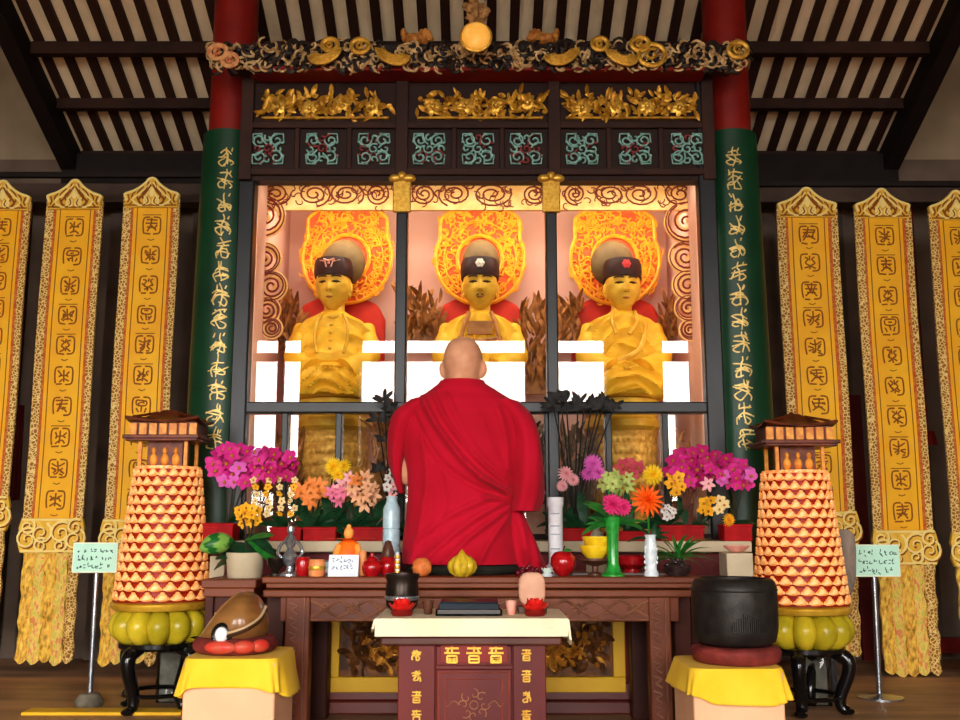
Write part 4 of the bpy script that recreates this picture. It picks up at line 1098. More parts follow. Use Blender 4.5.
# ------------------------------------------------------------------ towers of small glowing figures
mat('niche_orange', (255,216,150), (248,146,66), rough=.4, scale=70, emit=(255,160,80), estr=.28, lo=.4, hi=.6)
mat('niche_red', (176,40,12), (140,28,8), rough=.45, scale=40)
mat('tower_gold', (232,184,60), (204,150,36), rough=.3, scale=20, metal=.3)
mat('lotus_yellow', (226,196,44), (170,152,26), rough=.28, scale=7, coat=.2)
mat('black_gloss', (16,14,14), (10,9,9), rough=.15, coat=.5, scale=10)
mat('pagoda_brown', (110,48,22), (70,28,14), rough=.35, scale=20, metal=.15)
mat('pagoda_amber', (236,164,60), (200,110,36), rough=.35, scale=30, emit=(255,150,50), estr=.08)
def tower(X, Y, label, slabel, pys, sgn):
    zf0 = ZZ(pys['flange1'],Y); zf1 = ZZ(pys['flange0'],Y); zt = ZZ(pys['top'],Y); zl = ZZ(pys['lotus'],Y); zp = ZZ(pys['peak'],Y)
    s = Y/F; RB = 45*s; RT = 31.5*s
    zs = zl-.035
    # black stand with curved legs
    st = thing('stand', slabel, 'stand', (X,Y,0))
    b = MB(); b.lathe([(.05,zl-.03),(.155,zl-.03),(.165,zl-.02),(.165,zl-.004),(.15,zl),(.05,zl)], (X,Y,0), 40); b.build('top_ring', 'black_gloss', st)
    for k in range(4):
        a = PI/4*1.0+PI/2*k+.35; d_ = V(math.cos(a),math.sin(a),0); c = V(X,Y,0)
        b = MB(); pts = smoothpoly([c+d_*.12+V(0,0,zl-.02), c+d_*.168+V(0,0,zl-.05), c+d_*.17+V(0,0,zl*.62), c+d_*.135+V(0,0,zl*.28), c+d_*.135+V(0,0,.03), c+d_*.16+V(0,0,.012)],5)
        b.tube(pts, [.02+.012*(1-i/len(pts)) for i in range(len(pts))], 12); p = pts[-1]; b.ell(V(p.x,p.y,.014),(.028,.028,.014),12,6); b.build('leg', 'black_gloss', st)
    b = MB(); b.tube([V(X+math.cos(a)*.135,Y+math.sin(a)*.135,zl*.25) for a in [2*PI*i/40 for i in range(41)]], .009, 8); b.build('stretcher_ring', 'black_gloss', st)
    # tower
    t = thing('light_tower', label, 'tower', (X,Y,zl))
    b = MB(); H = zf0-zl; n = 12
    for k in range(n):
        a = 2*PI*(k+.5)/n; d_ = V(math.cos(a),math.sin(a),0)
        pts = [V(X,Y,zl)+d_*(.075+.085*math.sin(PI*min(1,f*1.02))**.7)+V(0,0,H*f) for f in [i/10 for i in range(11)]]
        b.tube(pts, [.047*(.45+.55*math.sin(PI*(i+.7)/11.4)) for i in range(11)], 12)
    b.lathe([(.02,0),(.09,0),(.12,H*.3),(.12,H*.7),(.09,H),(.02,H)], (X,Y,zl), 24); b.build('lotus_base', 'lotus_yellow', t)
    b = MB(); b.lathe([(.05,zf0),(RB*1.0,zf0),(RB*1.05,zf0+.012),(RB*1.05,zf1-.008),(RB*.98,zf1),(.05,zf1)], (X,Y,0), 48); b.build('flange', 'tower_gold', t)
    b = MB(); b.lathe([(.05,zf1),(RB*.93,zf1),(RT*.93,zt),(.05,zt)], (X,Y,0), 48); b.build('core', 'niche_red', t)
    # tiers and little seated figures
    NT = 14; NA = 20; hh = (zt-zf1)/NT
    rg = MB()
    for r in range(NT):
        z = zf1+hh*r; R0 = RB+(RT-RB)*(r+.05)/NT
        rg.lathe([(R0*.9,z),(R0*1.005,z+.001),(R0*1.005,z+hh*.13),(R0*.9,z+hh*.16)], (X,Y,0), 48)
    tag(rg.build('tier_rings', 'niche_red', t))
    pr = MB(); q = hh
    pr.ell((0,0,q*.30),(q*.50,q*.22,q*.30),10,6); pr.ell((0,-q*.02,q*.56),(q*.33,q*.2,q*.26),8,6); pr.ell((0,-q*.03,q*.80),(q*.18,q*.17,q*.19),8,6); pr.ell((0,0,q*.2),(q*.56,q*.26,q*.12),8,5)
    proto = None; rest = MB(); cand = []
    for r in range(NT):
        for k in range(NA):
            a = 2*PI*(k+.5*(r % 2))/NA; R0 = (RB+(RT-RB)*(r+.5)/NT)*.985
            cand.append((math.sin(a)*1.0, r, a, R0))
    cam_a = math.atan2(-Y,-X)
    cand.sort(key=lambda c: -math.cos(c[2]-cam_a))
    for i, (_, r, a, R0) in enumerate(cand):
        loc = V(X+math.cos(a)*R0, Y+math.sin(a)*R0, zf1+hh*r+hh*.14); sc = 1.18+.34*(1-r/NT)
        if i < 98:
            if proto is None: proto = pr.build('seated_figure', 'niche_orange', None, smooth=180); proto.parent = t; o = proto
            else: o = copyof(proto, t)
            o.location = loc-t.location; o.rotation_euler = (0,0,a+PI/2); o.scale = (sc,1,1)
        else:
            m = Matrix.Translation(loc) @ Matrix.Rotation(a+PI/2,4,'Z') @ Matrix.Diagonal((sc,1,1,1))
            rest.add([m @ v for v in pr.v], pr.f)
    tag(rest.build('figure_rows', 'niche_orange', t, smooth=180), kind='stuff')
    # pagoda top
    zq = ZZ(pys['cols'],Y); w = 26*s
    b = MB(); b.lathe([(RT*.5,zt),(RT*1.0,zt),(RT*1.0,zt+.012),(RT*.5,zt+.014)], (X,Y,0), 40); b.build('upper_rim', 'niche_orange', t)
    b = MB(); b.box((X-w*.66,Y-w*.5,zt+.013),(X+w*.66,Y+w*.5,zq)); bx = b.build('shrine_box', 'pagoda_brown', t)
    b = MB()
    for k in range(3):
        x = X+(k-1)*w*.42; b.ell((x,Y-w*.5,zt+(zq-zt)*.35),(w*.15,.012,(zq-zt)*.24),10,6); b.ell((x,Y-w*.5,zt+(zq-zt)*.68),(w*.09,.012,(zq-zt)*.13),8,6)
    b.build('lit_figures', 'pagoda_amber', bx)
    for sx in (-1,1):
        for sy in (-1,1):
            boxes(((X+sx*w*.86-.007,Y+sy*w*.72-.007,zt+.012),(X+sx*w*.86+.007,Y+sy*w*.72+.007,zq))).build('pillar_post', 'pagoda_amber', t)
    ze = ZZ(pys['eave'],Y); w2 = 35*s
    b = MB(); b.box((X-w2,Y-w2*.8,zq),(X+w2,Y+w2*.8,zq+.012)); b.box((X-w2*1.06,Y-w2*.86,zq+.010),(X+w2*1.06,Y+w2*.86,zq+.026)); b.build('lower_eave', 'pagoda_brown', t, bevel=.003)
    b = MB(); r_ = MB()
    for k in range(7):
        x = X+(k-3)*w2*.28; r_.box((x-w2*.10,Y-w2*.66,zq+.026),(x+w2*.10,Y-w2*.58,ze-.006))
    b.box((X-w2*.9,Y-w2*.58,zq+.026),(X+w2*.9,Y+w2*.6,ze)); mb_ = b.build('gallery', 'pagoda_brown', t); r_.build('lit_panels', 'pagoda_amber', mb_)
    rings = []
    for f, k, z in ((0,1.12,ze-.004),(.0,1.10,ze+.006),(.3,.72,ze+.018),(.6,.42,ze+.036),(.85,.18,ze+.058),(1,.03,zp)):
        ring = []
        for j in range(24):
            a = 2*PI*j/24; c4 = max(abs(math.cos(a)),abs(math.sin(a))); ring.append(V(X+math.cos(a)/c4*w2*k*.92, Y+math.sin(a)/c4*w2*k*.75, z+ (.018*(1/c4-1)/.414 if k > 1 else 0)))
        rings.append(ring)
    b = MB(); b.loft(rings); b.ell((X,Y,zp),(.012,.012,.014),10,6)
    for j in range(4):
        a = PI/4+PI/2*j; b.tube([V(X+math.cos(a)*w2*1.42*.92*.92, Y+math.sin(a)*w2*1.42*.75*.92, ze+.02), V(X+math.cos(a)*w2*.4, Y+math.sin(a)*w2*.33, ze+.045)], .006, 6)
    b.build('roof', 'pagoda_brown', t)
    return t
tower(-1.335, 4.3, 'orange cone-shaped tower of tiny figures on a black stand beside the wooden fish', 'black lacquered stand with curved legs under the left orange tower', dict(flange0=600,flange1=608,lotus=640,top=470,cols=443,eave=424,peak=414), -1)
tower(1.330, 4.25, 'orange cone-shaped tower of tiny figures on a black stand behind the big black bowl', 'black lacquered stand with curved legs under the right orange tower', dict(flange0=604,flange1=612,lotus=645,top=474,cols=448,eave=428,peak=415), 1)
# ------------------------------------------------------------------ mint signs on poles
mat('mint', (196,240,218), (184,230,206), rough=.5, scale=8)
mat('sign_ink', (40,84,70), rough=.6)
mat('steel', (178,182,188), (150,154,160), rough=.25, metal=.9, scale=20)
mat('stone', (132,122,104), (92,82,68), rough=.85, scale=16, bump=.3)
def sign(px, pyb, w, py0, py1, label, seed, cx, base_stone):
    Y = floorY(pyb); rng = random.Random(seed); X = XX(px, Y, pyb)
    t = thing('notice_sign', label, 'sign', (X,Y,0))
    z0, z1 = ZZ(py1,Y), ZZ(py0,Y); hw = w/2*Y/F; xc = P(cx,(py0+py1)/2,Y).x
    b = MB(); b.lathe([(.001,0),(.10,0),(.10,.006),(.03,.012),(.012,.02),(.001,.02)] if not base_stone else [(.001,0),(.055,0),(.06,.02),(.04,.05),(.015,.055),(.001,.055)], (X,Y,0), 28 if not base_stone else 9)
    b.build('base', 'steel' if not base_stone else 'stone', t)
    b = MB(); b.tube([(X,Y+.004,.015),(X+(xc-X)*.5,Y+.004,z1-.02)], .0115, 12); b.build('pole', 'steel', t)
    bo = boxes(((xc-hw,Y-.012,z0),(xc+hw,Y-.004,z1))).build('board', 'mint', t, bevel=.002)
    fr = MB(); fr.tube([(xc-hw,Y-.010,z0),(xc+hw,Y-.010,z0),(xc+hw,Y-.010,z1),(xc-hw,Y-.010,z1),(xc-hw,Y-.010,z0)], .0035, 6); fr.build('edge', mat('mint_edge%d' % seed, (240,246,214), rough=.5), bo)
    g = MB(); H = z1-z0
    for line, v in enumerate((.72,.45,.18)):
        x = xc-hw*.82
        while x < xc+hw*.74:
            sz = H*.13; wd = sz*rng.uniform(.7,1.2)
            for k in range(rng.randrange(2,4)):
                p = V(x+rng.uniform(0,wd*.4),Y-.0125,z0+H*v+rng.uniform(-sz*.5,sz*.5)); a = rng.choice((0,.3,1.4,-.7,PI/2))
                g.ribbon([p, p+V(math.cos(a),0,math.sin(a))*wd*.7], .004, .0006)
            x += wd*1.15+(sz*.9 if rng.random() < .22 else 0)
    g.build('writing', 'sign_ink', bo)
sign(89, 706, 43, 543, 572, 'small mint notice sign on a steel pole beside the left orange tower', 1, 96, True)
sign(880, 698, 44, 545, 576, 'small mint notice sign on a steel pole beside the right orange tower', 2, 876, False)
# ------------------------------------------------------------------ stools with yellow cloths
mat('pink_box', (240,188,146), (232,176,134), rough=.6, scale=6)
mat('yellow_cloth', (250,206,56), (242,192,40), rough=.8, scale=8, sheen=.03, spec=.1, bump=.1, bscale=150)
mat('maroon_cushion', (136,52,44), (92,30,28), rough=.7, scale=14, bump=.2, bscale=60)
def pedestal(px0, px1, pyt, pyc, Y, label, clabel, seed, box_in, skew=0):
    x0, x1 = XX(px0+box_in[0],Y,680), XX(px1-box_in[1],Y,680); zt = ZZ(pyt,Y); dep = .30
    t = boxes(((x0,Y,0),(x1,Y+dep,zt-.004))).build('box_stool', 'pink_box', None, bevel=.006); tag(t, label, 'box')
    zc = ZZ(pyc,Y)
    cx, cy = (x0+x1)/2, Y+dep/2; hx, hy = (x1-x0)/2, dep/2
    rings = []; n = 88; rng = random.Random(seed)
    def sq(k, ex, ey):
        a = 2*PI*k/n; c, s_ = math.cos(a), math.sin(a); p = .26
        return cx+abs(c)**p*math.copysign(1,c)*(hx+ex), cy+abs(s_)**p*math.copysign(1,s_)*(hy+ey), a
    e1 = XX(px1,Y,680)-x1
    for f in [0,.3,.7,.95,1.0]:
        rings.append([V(cx+(sq(k,.004,.004)[0]-cx)*f, cy+(sq(k,.004,.004)[1]-cy)*f, zt+.004) for k in range(n)])
    drop = zt-zc
    for i in range(1,11):
        f = i/10; ring = []
        for k in range(n):
            x, y, a = sq(k, .006+.004*f, .006+.004*f)
            fo = f*(.010*math.sin(a*6+seed)+.008*math.sin(a*11+seed*2)) + f*.012
            dx, dy = x-cx, y-cy; L = math.hypot(dx,dy); x += dx/L*max(fo,-.002); y += dy/L*max(fo,-.002)
            dd = drop*(1+.16*math.sin(a*2+seed*1.3)+.07*math.sin(a*5+seed))
            ring.append(V(x,y,zt+.003-dd*f))
        rings.append(ring)
    b = MB(); b.loft(rings, cap=False); c = b.build('yellow_cloth', 'yellow_cloth', None, smooth=60)
    md = c.modifiers.new('t','SOLIDIFY'); md.thickness = .003; md.offset = 1
    tag(c, clabel, 'cloth')
    return cx, cy, zt+.0075
LX, LY, LZ = pedestal(174, 284, 661, 695, 3.08, 'pink box under the yellow cloth that carries the wooden fish', 'yellow cloth draped on the pink box under the wooden fish', 1, (9,9))
RX_, RY_, RZ_ = pedestal(677, 786, 671, 700, 3.05, 'pink box under the yellow cloth that carries the big black bowl', 'yellow cloth draped on the pink box under the big black bowl', 3, (16,2))
# big black bowl on a cushion
Y = RY_; s = (Y-.02)/F
cz0 = RZ_; cz1 = ZZ(649,Y-.1)
b = MB(); xb = XX(735,Y,620)
r_ = 43*s; rings = []
for z, k in ((0,.86),(.006,.95),(.03,1.0),(cz1-cz0-.012,1.0),(cz1-cz0-.003,.95),(cz1-cz0,.8)):
    rings.append([V(xb+math.cos(a)*r_*k*(1+.012*math.sin(a*9)), Y+math.sin(a)*r_*k, cz0+z+(.003*math.sin(a*7) if .01<z else 0)) for a in [2*PI*i/60 for i in range(60)]])
b.loft(rings); tag(b.build('cushion', 'maroon_cushion', None, smooth=60), 'round brown cushion under the big black bowl', 'cushion')
bz = cz1+.004; H = ZZ(576,Y+.1)-bz; Rb = 41*s
bw = thing('temple_bowl', 'big black metal bowl on a cushion and yellow cloth at the right', 'bowl', (xb,Y,bz))
b = MB(); b.lathe([(.001,0),(Rb*.80,0),(Rb*.93,.012),(Rb*.985,.04),(Rb*1.0,H*.3),(Rb*1.01,H*.6),(Rb*1.0,H*.84),(Rb*.96,H*.94),(Rb*.90,H*.985),(Rb*.84,H),(Rb*.80,H*.985),(Rb*.80,H*.9),(Rb*.86,H*.5),(Rb*.8,.05),(.001,.04)], (xb,Y,bz), 72)
bo = b.build('bowl', mat('bowl_black', (46,42,38), (34,30,28), rough=.42, scale=30, metal=.35, bump=.06, bscale=120), bw, smooth=50)
b = MB(); rng = random.Random(8)
for i in range(17):
    a = math.radians(262)+i*.05-.2; z = bz+H*.22; p = V(xb+math.cos(a)*Rb*1.0,Y+math.sin(a)*Rb*1.0,z); nr = V(math.cos(a),math.sin(a),0)
    hgt = H*(.10+.16*math.sin(PI*(i+.5)/17)+rng.uniform(-.02,.03))
    b.ribbon([p, p+V(0,0,hgt*.5)+nr*.0005, p+V(0,0,hgt)+nr*.0012], .006, .003, (nr.x,nr.y,0))
b.tube([V(xb+math.cos(a)*Rb*1.004,Y+math.sin(a)*Rb*1.004,bz+H*.82) for a in [2*PI*i/60 for i in range(61)]], .0022, 5)
b.build('raised_pattern', 'bowl_black', bo)
# wooden fish
Y = LY; s = Y/F
fx = XX(236,Y,625); fz = LZ
cs = MB()
for k, (px, w, h) in enumerate(((222,17,13),(244,14,11),(262,13,12),(208,10,9))):
    x = XX(px,Y-.1,650); 
cu = thing('cushion', 'red and brown cushion ring under the wooden fish', 'cushion', (fx,Y,fz))
b = MB()
NS = 44; NK = 14
ringsT = []
for i in range(NS+1):
    a = 2*PI*i/NS; rad = .102; tr = .028*(1+.10*math.sin(a*9))
    ringsT.append([V(fx+math.cos(a)*(rad+tr*math.cos(q)), Y+math.sin(a)*(rad+tr*math.cos(q))*.98, fz+.0265+ .0255*math.sin(q)) for q in [2*PI*j/NK for j in range(NK)]])
b.loft(ringsT, cap=False); b.build('ring', 'maroon_cushion', cu, smooth=60)
b = MB()
for px, w in ((220,16),(245,11),(264,10)):
    a = math.radians(270)+(XX(px,Y-.12,650)-fx)/.13; p = V(fx+math.cos(a)*.122, Y+math.sin(a)*.122, fz+.028)
    b.ell(p, (w*s, .018, .019), 14, 8, Matrix.Rotation(a+PI/2,3,'Z'))
b.build('red_patches', mat('silk_red', (214,54,44), (190,84,60), rough=.35, scale=30), cu)
wf = thing('wooden_fish', 'carved brown wooden fish drum with a white-tipped slit on a yellow cloth', 'drum', (fx,Y,fz+.035))
def prof_fish(px_l, px_r, py): return
b = MB(); rings = []
# sections along the body from the snout (lower left) to the tail (upper right)
ax_pts = [(191,650,2,.02),(196,648,5,.035),(206,642,10,.06),(218,634,17,.085),(230,627,23,.105),(241,622,25.5,.115),(252,621,24,.112),(260,622,18,.09),(266,624,9,.05),(268,625,2,.015)]
sp = smoothpoly([V(a,b_,c) for a, b_, c, d_ in ax_pts], 4); sd = smoothpoly([V(d_,0,0) for a, b_, c, d_ in ax_pts], 4)
for q, d_ in zip(sp, sd):
    c = P(q.x, q.y, Y); tilt = -.35*(1-min(1,(q.x-191)/60))
    rings.append([c+V(math.sin(tilt)*math.sin(a)*q.z*s, math.cos(a)*d_.x, math.cos(tilt)*math.sin(a)*q.z*s*1.12) for a in [2*PI*k/40 for k in range(40)]])
b.loft(rings)
for v in b.v: v.z = max(v.z, fz+.045)
wb = b.build('body', mat('fish_wood', (150,102,52), (104,66,32), rough=.3, scale=7, coat=.5, stretch=(1,1,2.5)), wf, smooth=70)
# slit: dark groove with pale lip running to the round hole
b = MB(); g = MB()
lp_ = []
for px, py in ((267,606),(264,616),(255,623),(245,627),(238,629),(231,631)):
    # project on the body's front by nearest ring
    i = min(range(len(sp)), key=lambda k: abs(sp[k].x-px)); cen = P(sp[i].x, sp[i].y, Y); hz = sp[i].z*s*1.12; z = P(px,py,Y).z
    q = max(-.95,min(.95,(z-cen.z)/hz)); lp_.append(V(P(px,py,Y).x, Y-sd[i].x*math.sqrt(1-q*q)-.002, z))
lp2 = smoothpoly(lp_, 5)
b.tube(lp2, .0045, 8); g.tube([p+V(.002,-.001,-.007) for p in lp2], .0055, 8)
b.build('pale_lip', mat('fish_lip', (190,160,120), rough=.4), wb); g.build('slit', 'ink', wb)
b = MB(); c = lp_[-1]+V(-.002,-.004,0); b.ell(c, (6.2*s,.014,7.2*s), 18, 12); eb = b.build('white_knob', mat('knob_white', (240,240,236), rough=.25), wb)
b = MB(); b.tube([c+V(math.cos(a)*8*s,.004,math.sin(a)*9*s) for a in [2*PI*k/24 for k in range(25)]], .007, 8); b.build('dark_rim', 'black_gloss', wb)
# ------------------------------------------------------------------ floor items at the back
kx0, kx1 = XX(25,4.2,712), XX(184,4.2,712)
tag(boxes(((kx0,4.16,0),(kx1,4.262,.014))).build('floor_board', 'yellow_paint', None, bevel=.004), 'yellow painted board lying on the floor at the lower left', 'board')
# clear wrapped boxes standing under the towers
WR = glass_mat('clear_wrap', (226,230,228), 1.35)
for X, Y, h, lab, w in ((XX(812,4.42,660),4.42,.20,'clear plastic wrapped grey package under the right tower stand',.055),(XX(174,4.52,670),4.5,.22,'clear plastic wrapped grey package under the left tower stand',.05)):
    t = thing('wrapped_package', lab, 'package', (X,Y,0))
    boxes(((X-w*.9,Y-.04,.002),(X+w*.9,Y+.04,h*.94))).build('carton', mat('carton%d' % int(h*100), (150,142,130), (110,100,88), rough=.6, scale=18), t, bevel=.006)
    rings = []; rng = random.Random(9)
    for i in range(9):
        z = .001+h*i/8; rings.append([V(X+math.cos(a)/max(abs(math.cos(a)),abs(math.sin(a)))*(w+rng.uniform(.0,.008)), Y+math.sin(a)/max(abs(math.cos(a)),abs(math.sin(a)))*(.046+rng.uniform(0,.006)), z) for a in [2*PI*k/24 for k in range(24)]])
    b = MB(); b.loft(rings); b.build('plastic_wrap', WR, t, smooth=0)
# weathered slab on a post behind the right tower
Y = 4.58
t = thing('weathered_slab', 'grey weathered wooden slab behind the right orange tower', 'slab', (XX(842,Y,600),Y,0))
out = [(829,598),(828,560),(830,536),(836,530),(846,529),(853,534),(855,548),(855,575),(852,590),(846,600),(836,601)]
b = MB(); b.prism([(P(x,y,Y).x,P(x,y,Y).z) for x, y in out], Y-.02, Y+.02); b.build('slab', mat('weathered', (164,148,132), (108,96,86), rough=.8, scale=9, stretch=(2,1,.6), bump=.3), t, bevel=.006)
xm = XX(836,Y,640)-.02; boxes(((xm-.012,Y-.012,0),(xm+.012,Y+.012,P(836,598,Y).z))).build('post', 'black_gloss', t)
# red cloth hangings by the back wall
for px, py0, py1, wpx, lab, seed in ((17,405,500,20,'dark red cloth hanging by the back wall at the far left',1),(928,431,445,16,'small red cloth tag hanging by the back wall at the far right',2),(915,660,692,9,'narrow red strip hanging below the right-hand banners',3)):
    Yh = 5.55 if seed != 3 else 5.3
    rg = []
    for i in range(13):
        f = i/12; y = py0+(py1-py0)*f; ring = []
        for j in range(25):
            q = j/24; ring.append(P(px+(q-.5)*wpx*(.75+.4*f)-8*f*(seed == 1), y, Yh)+V(0,.012*math.sin(q*16+f),0))
        ring += [p+V(0,.006,0) for p in reversed(ring)]
        rg.append(ring)
    b = MB(); b.loft(rg)
    if seed == 1: b.tube([P(px,py0+2,Yh+.02), V(P(px,py0,5.68).x,5.68,ZZ(196,5.68))], .004, 6)
    elif seed == 2: b.tube([P(px,py0+2,Yh+.02), V(P(px,py0,5.68).x,5.68,ZZ(196,5.68))], .003, 6)
    tag(b.build('red_hanging', 'red_lacquer' if seed > 1 else 'dark_red', None, smooth=60), lab, 'hanging')
# ------------------------------------------------------------------ flowers
def flat(name, c, c2=None, rough=.55, **k): return mat(name, c, c2 or tuple(max(0,int(v*.82)) for v in c), rough=rough, scale=40, **k)
for nm, c, c2 in (('magenta',(226,48,148),(186,24,110)),('deep_magenta',(206,34,116),(160,18,84)),('gold_petal',(250,196,44),(238,150,24)),('cream_petal',(246,228,170),(226,186,110)),
    ('lily_orange',(246,158,74),(232,112,52)),('mum_yellow',(252,216,36),(240,184,16)),('pink_petal',(240,136,164),(222,96,134)),('peach_petal',(248,198,150),(236,160,116)),
    ('white_petal',(240,236,230),(220,212,206)),('pale_pink',(248,192,192),(236,150,160)),('violet_pink',(232,110,196),(206,80,170)),('rose_petal',(206,80,92),(176,56,72)),
    ('mum_orange',(255,110,20),(240,80,10)),('hot_pink',(234,54,128),(200,32,96)),('lime_petal',(196,206,120),(140,164,70))):
    flat(nm, c, c2)
mat('leaf_dark', (28,70,38), (16,46,26), rough=.4, scale=30); mat('leaf_green', (46,128,44), (28,92,32), rough=.4, scale=30); mat('stem_dark', (50,44,28), (36,34,22), rough=.6, scale=30)
mat('stem_red', (110,58,44), (74,44,34), rough=.6, scale=30); mat('dry_leaf', (40,36,32), (26,24,22), rough=.6, scale=30); mat('flower_heart', (150,60,20), (200,140,40), rough=.6, scale=60)
mat('tray_red', (176,18,22), (148,12,18), rough=.6, scale=20, spec=.1); mat('soil', (40,32,24), rough=.9)
PROTO = {}
rf = random.Random(44)
def blossom(kind, m):
    "mesh data of one flower facing -Y, about 1 unit across"
    k = (kind, m)
    if k in PROTO: return PROTO[k]
    b = MB(); b.k = 0
    if kind == 'orchid':
        for a, L, W in ((90,.5,.42),(18,.52,.5),(162,.52,.5),(-50,.48,.36),(-130,.48,.36)):
            t = math.radians(a); b.leaf((0,0,0), (math.cos(t),-.35,math.sin(t)), (0,-1,0), L*1.05, W*.95, .5, 5, .12)
        b.k = 1; b.ell((0,-.10,-.04), (.10,.12,.12), 8, 6); 
    elif kind == 'lily':
        for i in range(6):
            t = i*PI/3+.3; b.leaf((0,.1,0), (math.cos(t),-.6,math.sin(t)), (0,-1,0), .56, .26, .9, 5, .15)
        b.k = 1
        for i in range(5): t = i*1.26; b.tube([(0,0,0),(math.cos(t)*.08,-.3,math.sin(t)*.08)], .018, 5)
    elif kind == 'mum':
        for ring, (n, el, L) in enumerate(((15,.0,.52),(15,.3,.50),(12,.65,.45),(8,1.0,.38),(5,1.3,.32))):
            for i in range(n):
                t = 2*PI*(i+.5*(ring % 2))/n; b.leaf((0,0,0), (math.cos(t)*math.cos(el),-math.sin(el),math.sin(t)*math.cos(el)), (0,-1,0), L, .105, .45-.1*ring, 4, .35)
        b.k = 1; b.ell((0,.03,0), (.2,.1,.2), 8, 5)
    else:
        for i in range(5):
            t = i*2*PI/5+.2; b.leaf((0,0,0), (math.cos(t),-.4,math.sin(t)), (0,-1,0), .5, .4, .5, 4, .15)
        b.k = 1; b.ell((0,-.08,0), (.1,.1,.1), 8, 5)
    o = b.build('blossom', [m, 'flower_heart' if kind != 'mum' else m], None, smooth=60)
    PROTO[k] = o.data; bpy.data.objects.remove(o); return PROTO[k]
def bouquet(name, label, base, spots, cat='flowers', group=None, stems='stem_dark', nst=3, leaves=None, stem_r=.004, parent=None):
    """spots: list of (px,py,Y,kind,material,size px); stems rise from base (Vector)"""
    t = parent or thing(name, label, cat, tuple(base), group)
    off = origin(t)
    cen = [P(s[0],s[1],s[2]) for s in spots]
    for s, c in zip(spots, cen):
        o = bpy.data.objects.new('blossom', blossom(s[3], s[4])); COL.objects.link(o); o.parent = t
        o.location = c-off; q = s[5]*s[2]/F*rf.uniform(.85,1.15); o.scale = (q,q,q)
        o.rotation_euler = (rf.uniform(-.7,.5), rf.uniform(-.6,.6), rf.uniform(-.7,.7))
    order = sorted(range(len(cen)), key=lambda i: cen[i].x); step = max(1, len(order)//nst)
    for i in order[step//2::step][:nst]:
        c = cen[i]; mid = base*.45+c*.55+V(rf.uniform(-.01,.01), .015, .02)
        b = MB(); b.tube(smoothpoly([base+V(rf.uniform(-.012,.012),0,0), mid, c+V(0,.012,0)], 6), stem_r, 6); b.build('stem', stems, t)
    if leaves:
        n, m, L, W = leaves
        for i in range(n):
            a = rf.uniform(.12,PI-.12) if n < 9 else PI*(i+.5)/n+rf.uniform(-.15,.15); d = V(math.cos(a), rf.uniform(-.5,-.05), abs(math.sin(a))*rf.uniform(.6,1.4)+.15)
            b = MB(); b.leaf(base+V(rf.uniform(-.015,.015),0,0), d, (-math.cos(a)*.3,-.6,1), L*rf.uniform(.6,1.15), W*rf.uniform(.8,1.2), rf.uniform(.3,1.3), 7, .12)
            b.build('leaf', m, t, smooth=60)
    return t
def cluster(px, py, rx, ry, n, Y, kind, m, size, m2=None):
    out = []; tries = 0
    while len(out) < n and tries < 4000:
        tries += 1
        a, r = rf.uniform(0,2*PI), math.sqrt(rf.random()); x, y = px+math.cos(a)*r*rx, py+math.sin(a)*r*ry
        if any((x-o[0])**2+(y-o[1])**2 < (size*(.55 if tries < 1500 else .35))**2 for o in out): continue
        out.append((x, y, Y+rf.uniform(-.05,.04)*min(1,rx/15), kind, m2 if m2 and rf.random() < .35 else m, size))
    return out
TY = 4.27
# red planter trays along the inner altar
TRAYS = {}
for k, (a, c, y0, lab) in {'A':(203,233,523,'red planter tray at the far left holding the largest left orchid'),'B':(270,301,527,'red planter tray behind the silver figurine'),'C':(303,336,527,'red planter tray behind the orange robed figurine'),
      'D':(345,394,527,'long red planter tray behind the small white card and red jars'),'E':(561,592,528,'red planter tray behind the yellow bowl, left of the green vase'),'F':(660,704,525,'red planter tray under the widest magenta orchid'),'G':(724,752,524,'red planter tray beside the right orange tower'),'H':(608,652,531,'low red planter tray between the green vase and white vase')}.items():
    x0, x1 = XX(a,TY-.05,533), XX(c,TY-.05,533); z1 = ZZ(y0,TY-.05)
    t = thing('planter_tray', lab, 'planter', ((x0+x1)/2,TY,AZ), 'red planter trays on the inner altar')
    b = MB(); b.box((x0,TY-.055,AZ),(x1,TY+.055,z1)); b.build('tray', 'tray_red', t, bevel=.004)
    b = MB(); b.box((x0-.003,TY-.058,z1-.012),(x1+.003,TY+.058,z1-.002)); b.build('rim', 'tray_red', t, bevel=.002)
    TRAYS[k] = (x0,x1,z1)
def base(k, u): x0,x1,z = TRAYS[k]; return V(x0+(x1-x0)*u, TY, z)
bouquet('orchid', 'magenta orchid in the far left tray, highest of the left orchids', base('A',.75), cluster(238,465,27,19,27,TY,'orchid','magenta',16,'violet_pink'), nst=4, leaves=(5,'leaf_dark',.12,.04))
bouquet('orchid', 'magenta orchid behind the silver figurine, left of the yellow chrysanthemum', base('B',.4), cluster(275,465,19,14,19,TY,'orchid','deep_magenta',15,'magenta'), nst=5, leaves=(5,'leaf_dark',.11,.04))
bouquet('orchid', 'drooping cream orchid sprays under the left magenta orchids', base('B',.7), [(x+rf.uniform(-3,3),y,TY-.04,'small','cream_petal' if rf.random()<.6 else 'gold_petal',8) for x in (256,268,279,292) for y in (480,487,494,501,508,514)], nst=4, stems='stem_red')
bouquet('lily', 'orange lilies rising from the tray behind the orange robed figurine', base('C',.2), cluster(312,492,13,9,6,TY-.03,'lily','lily_orange',17), nst=3, leaves=(12,'leaf_dark',.15,.045))
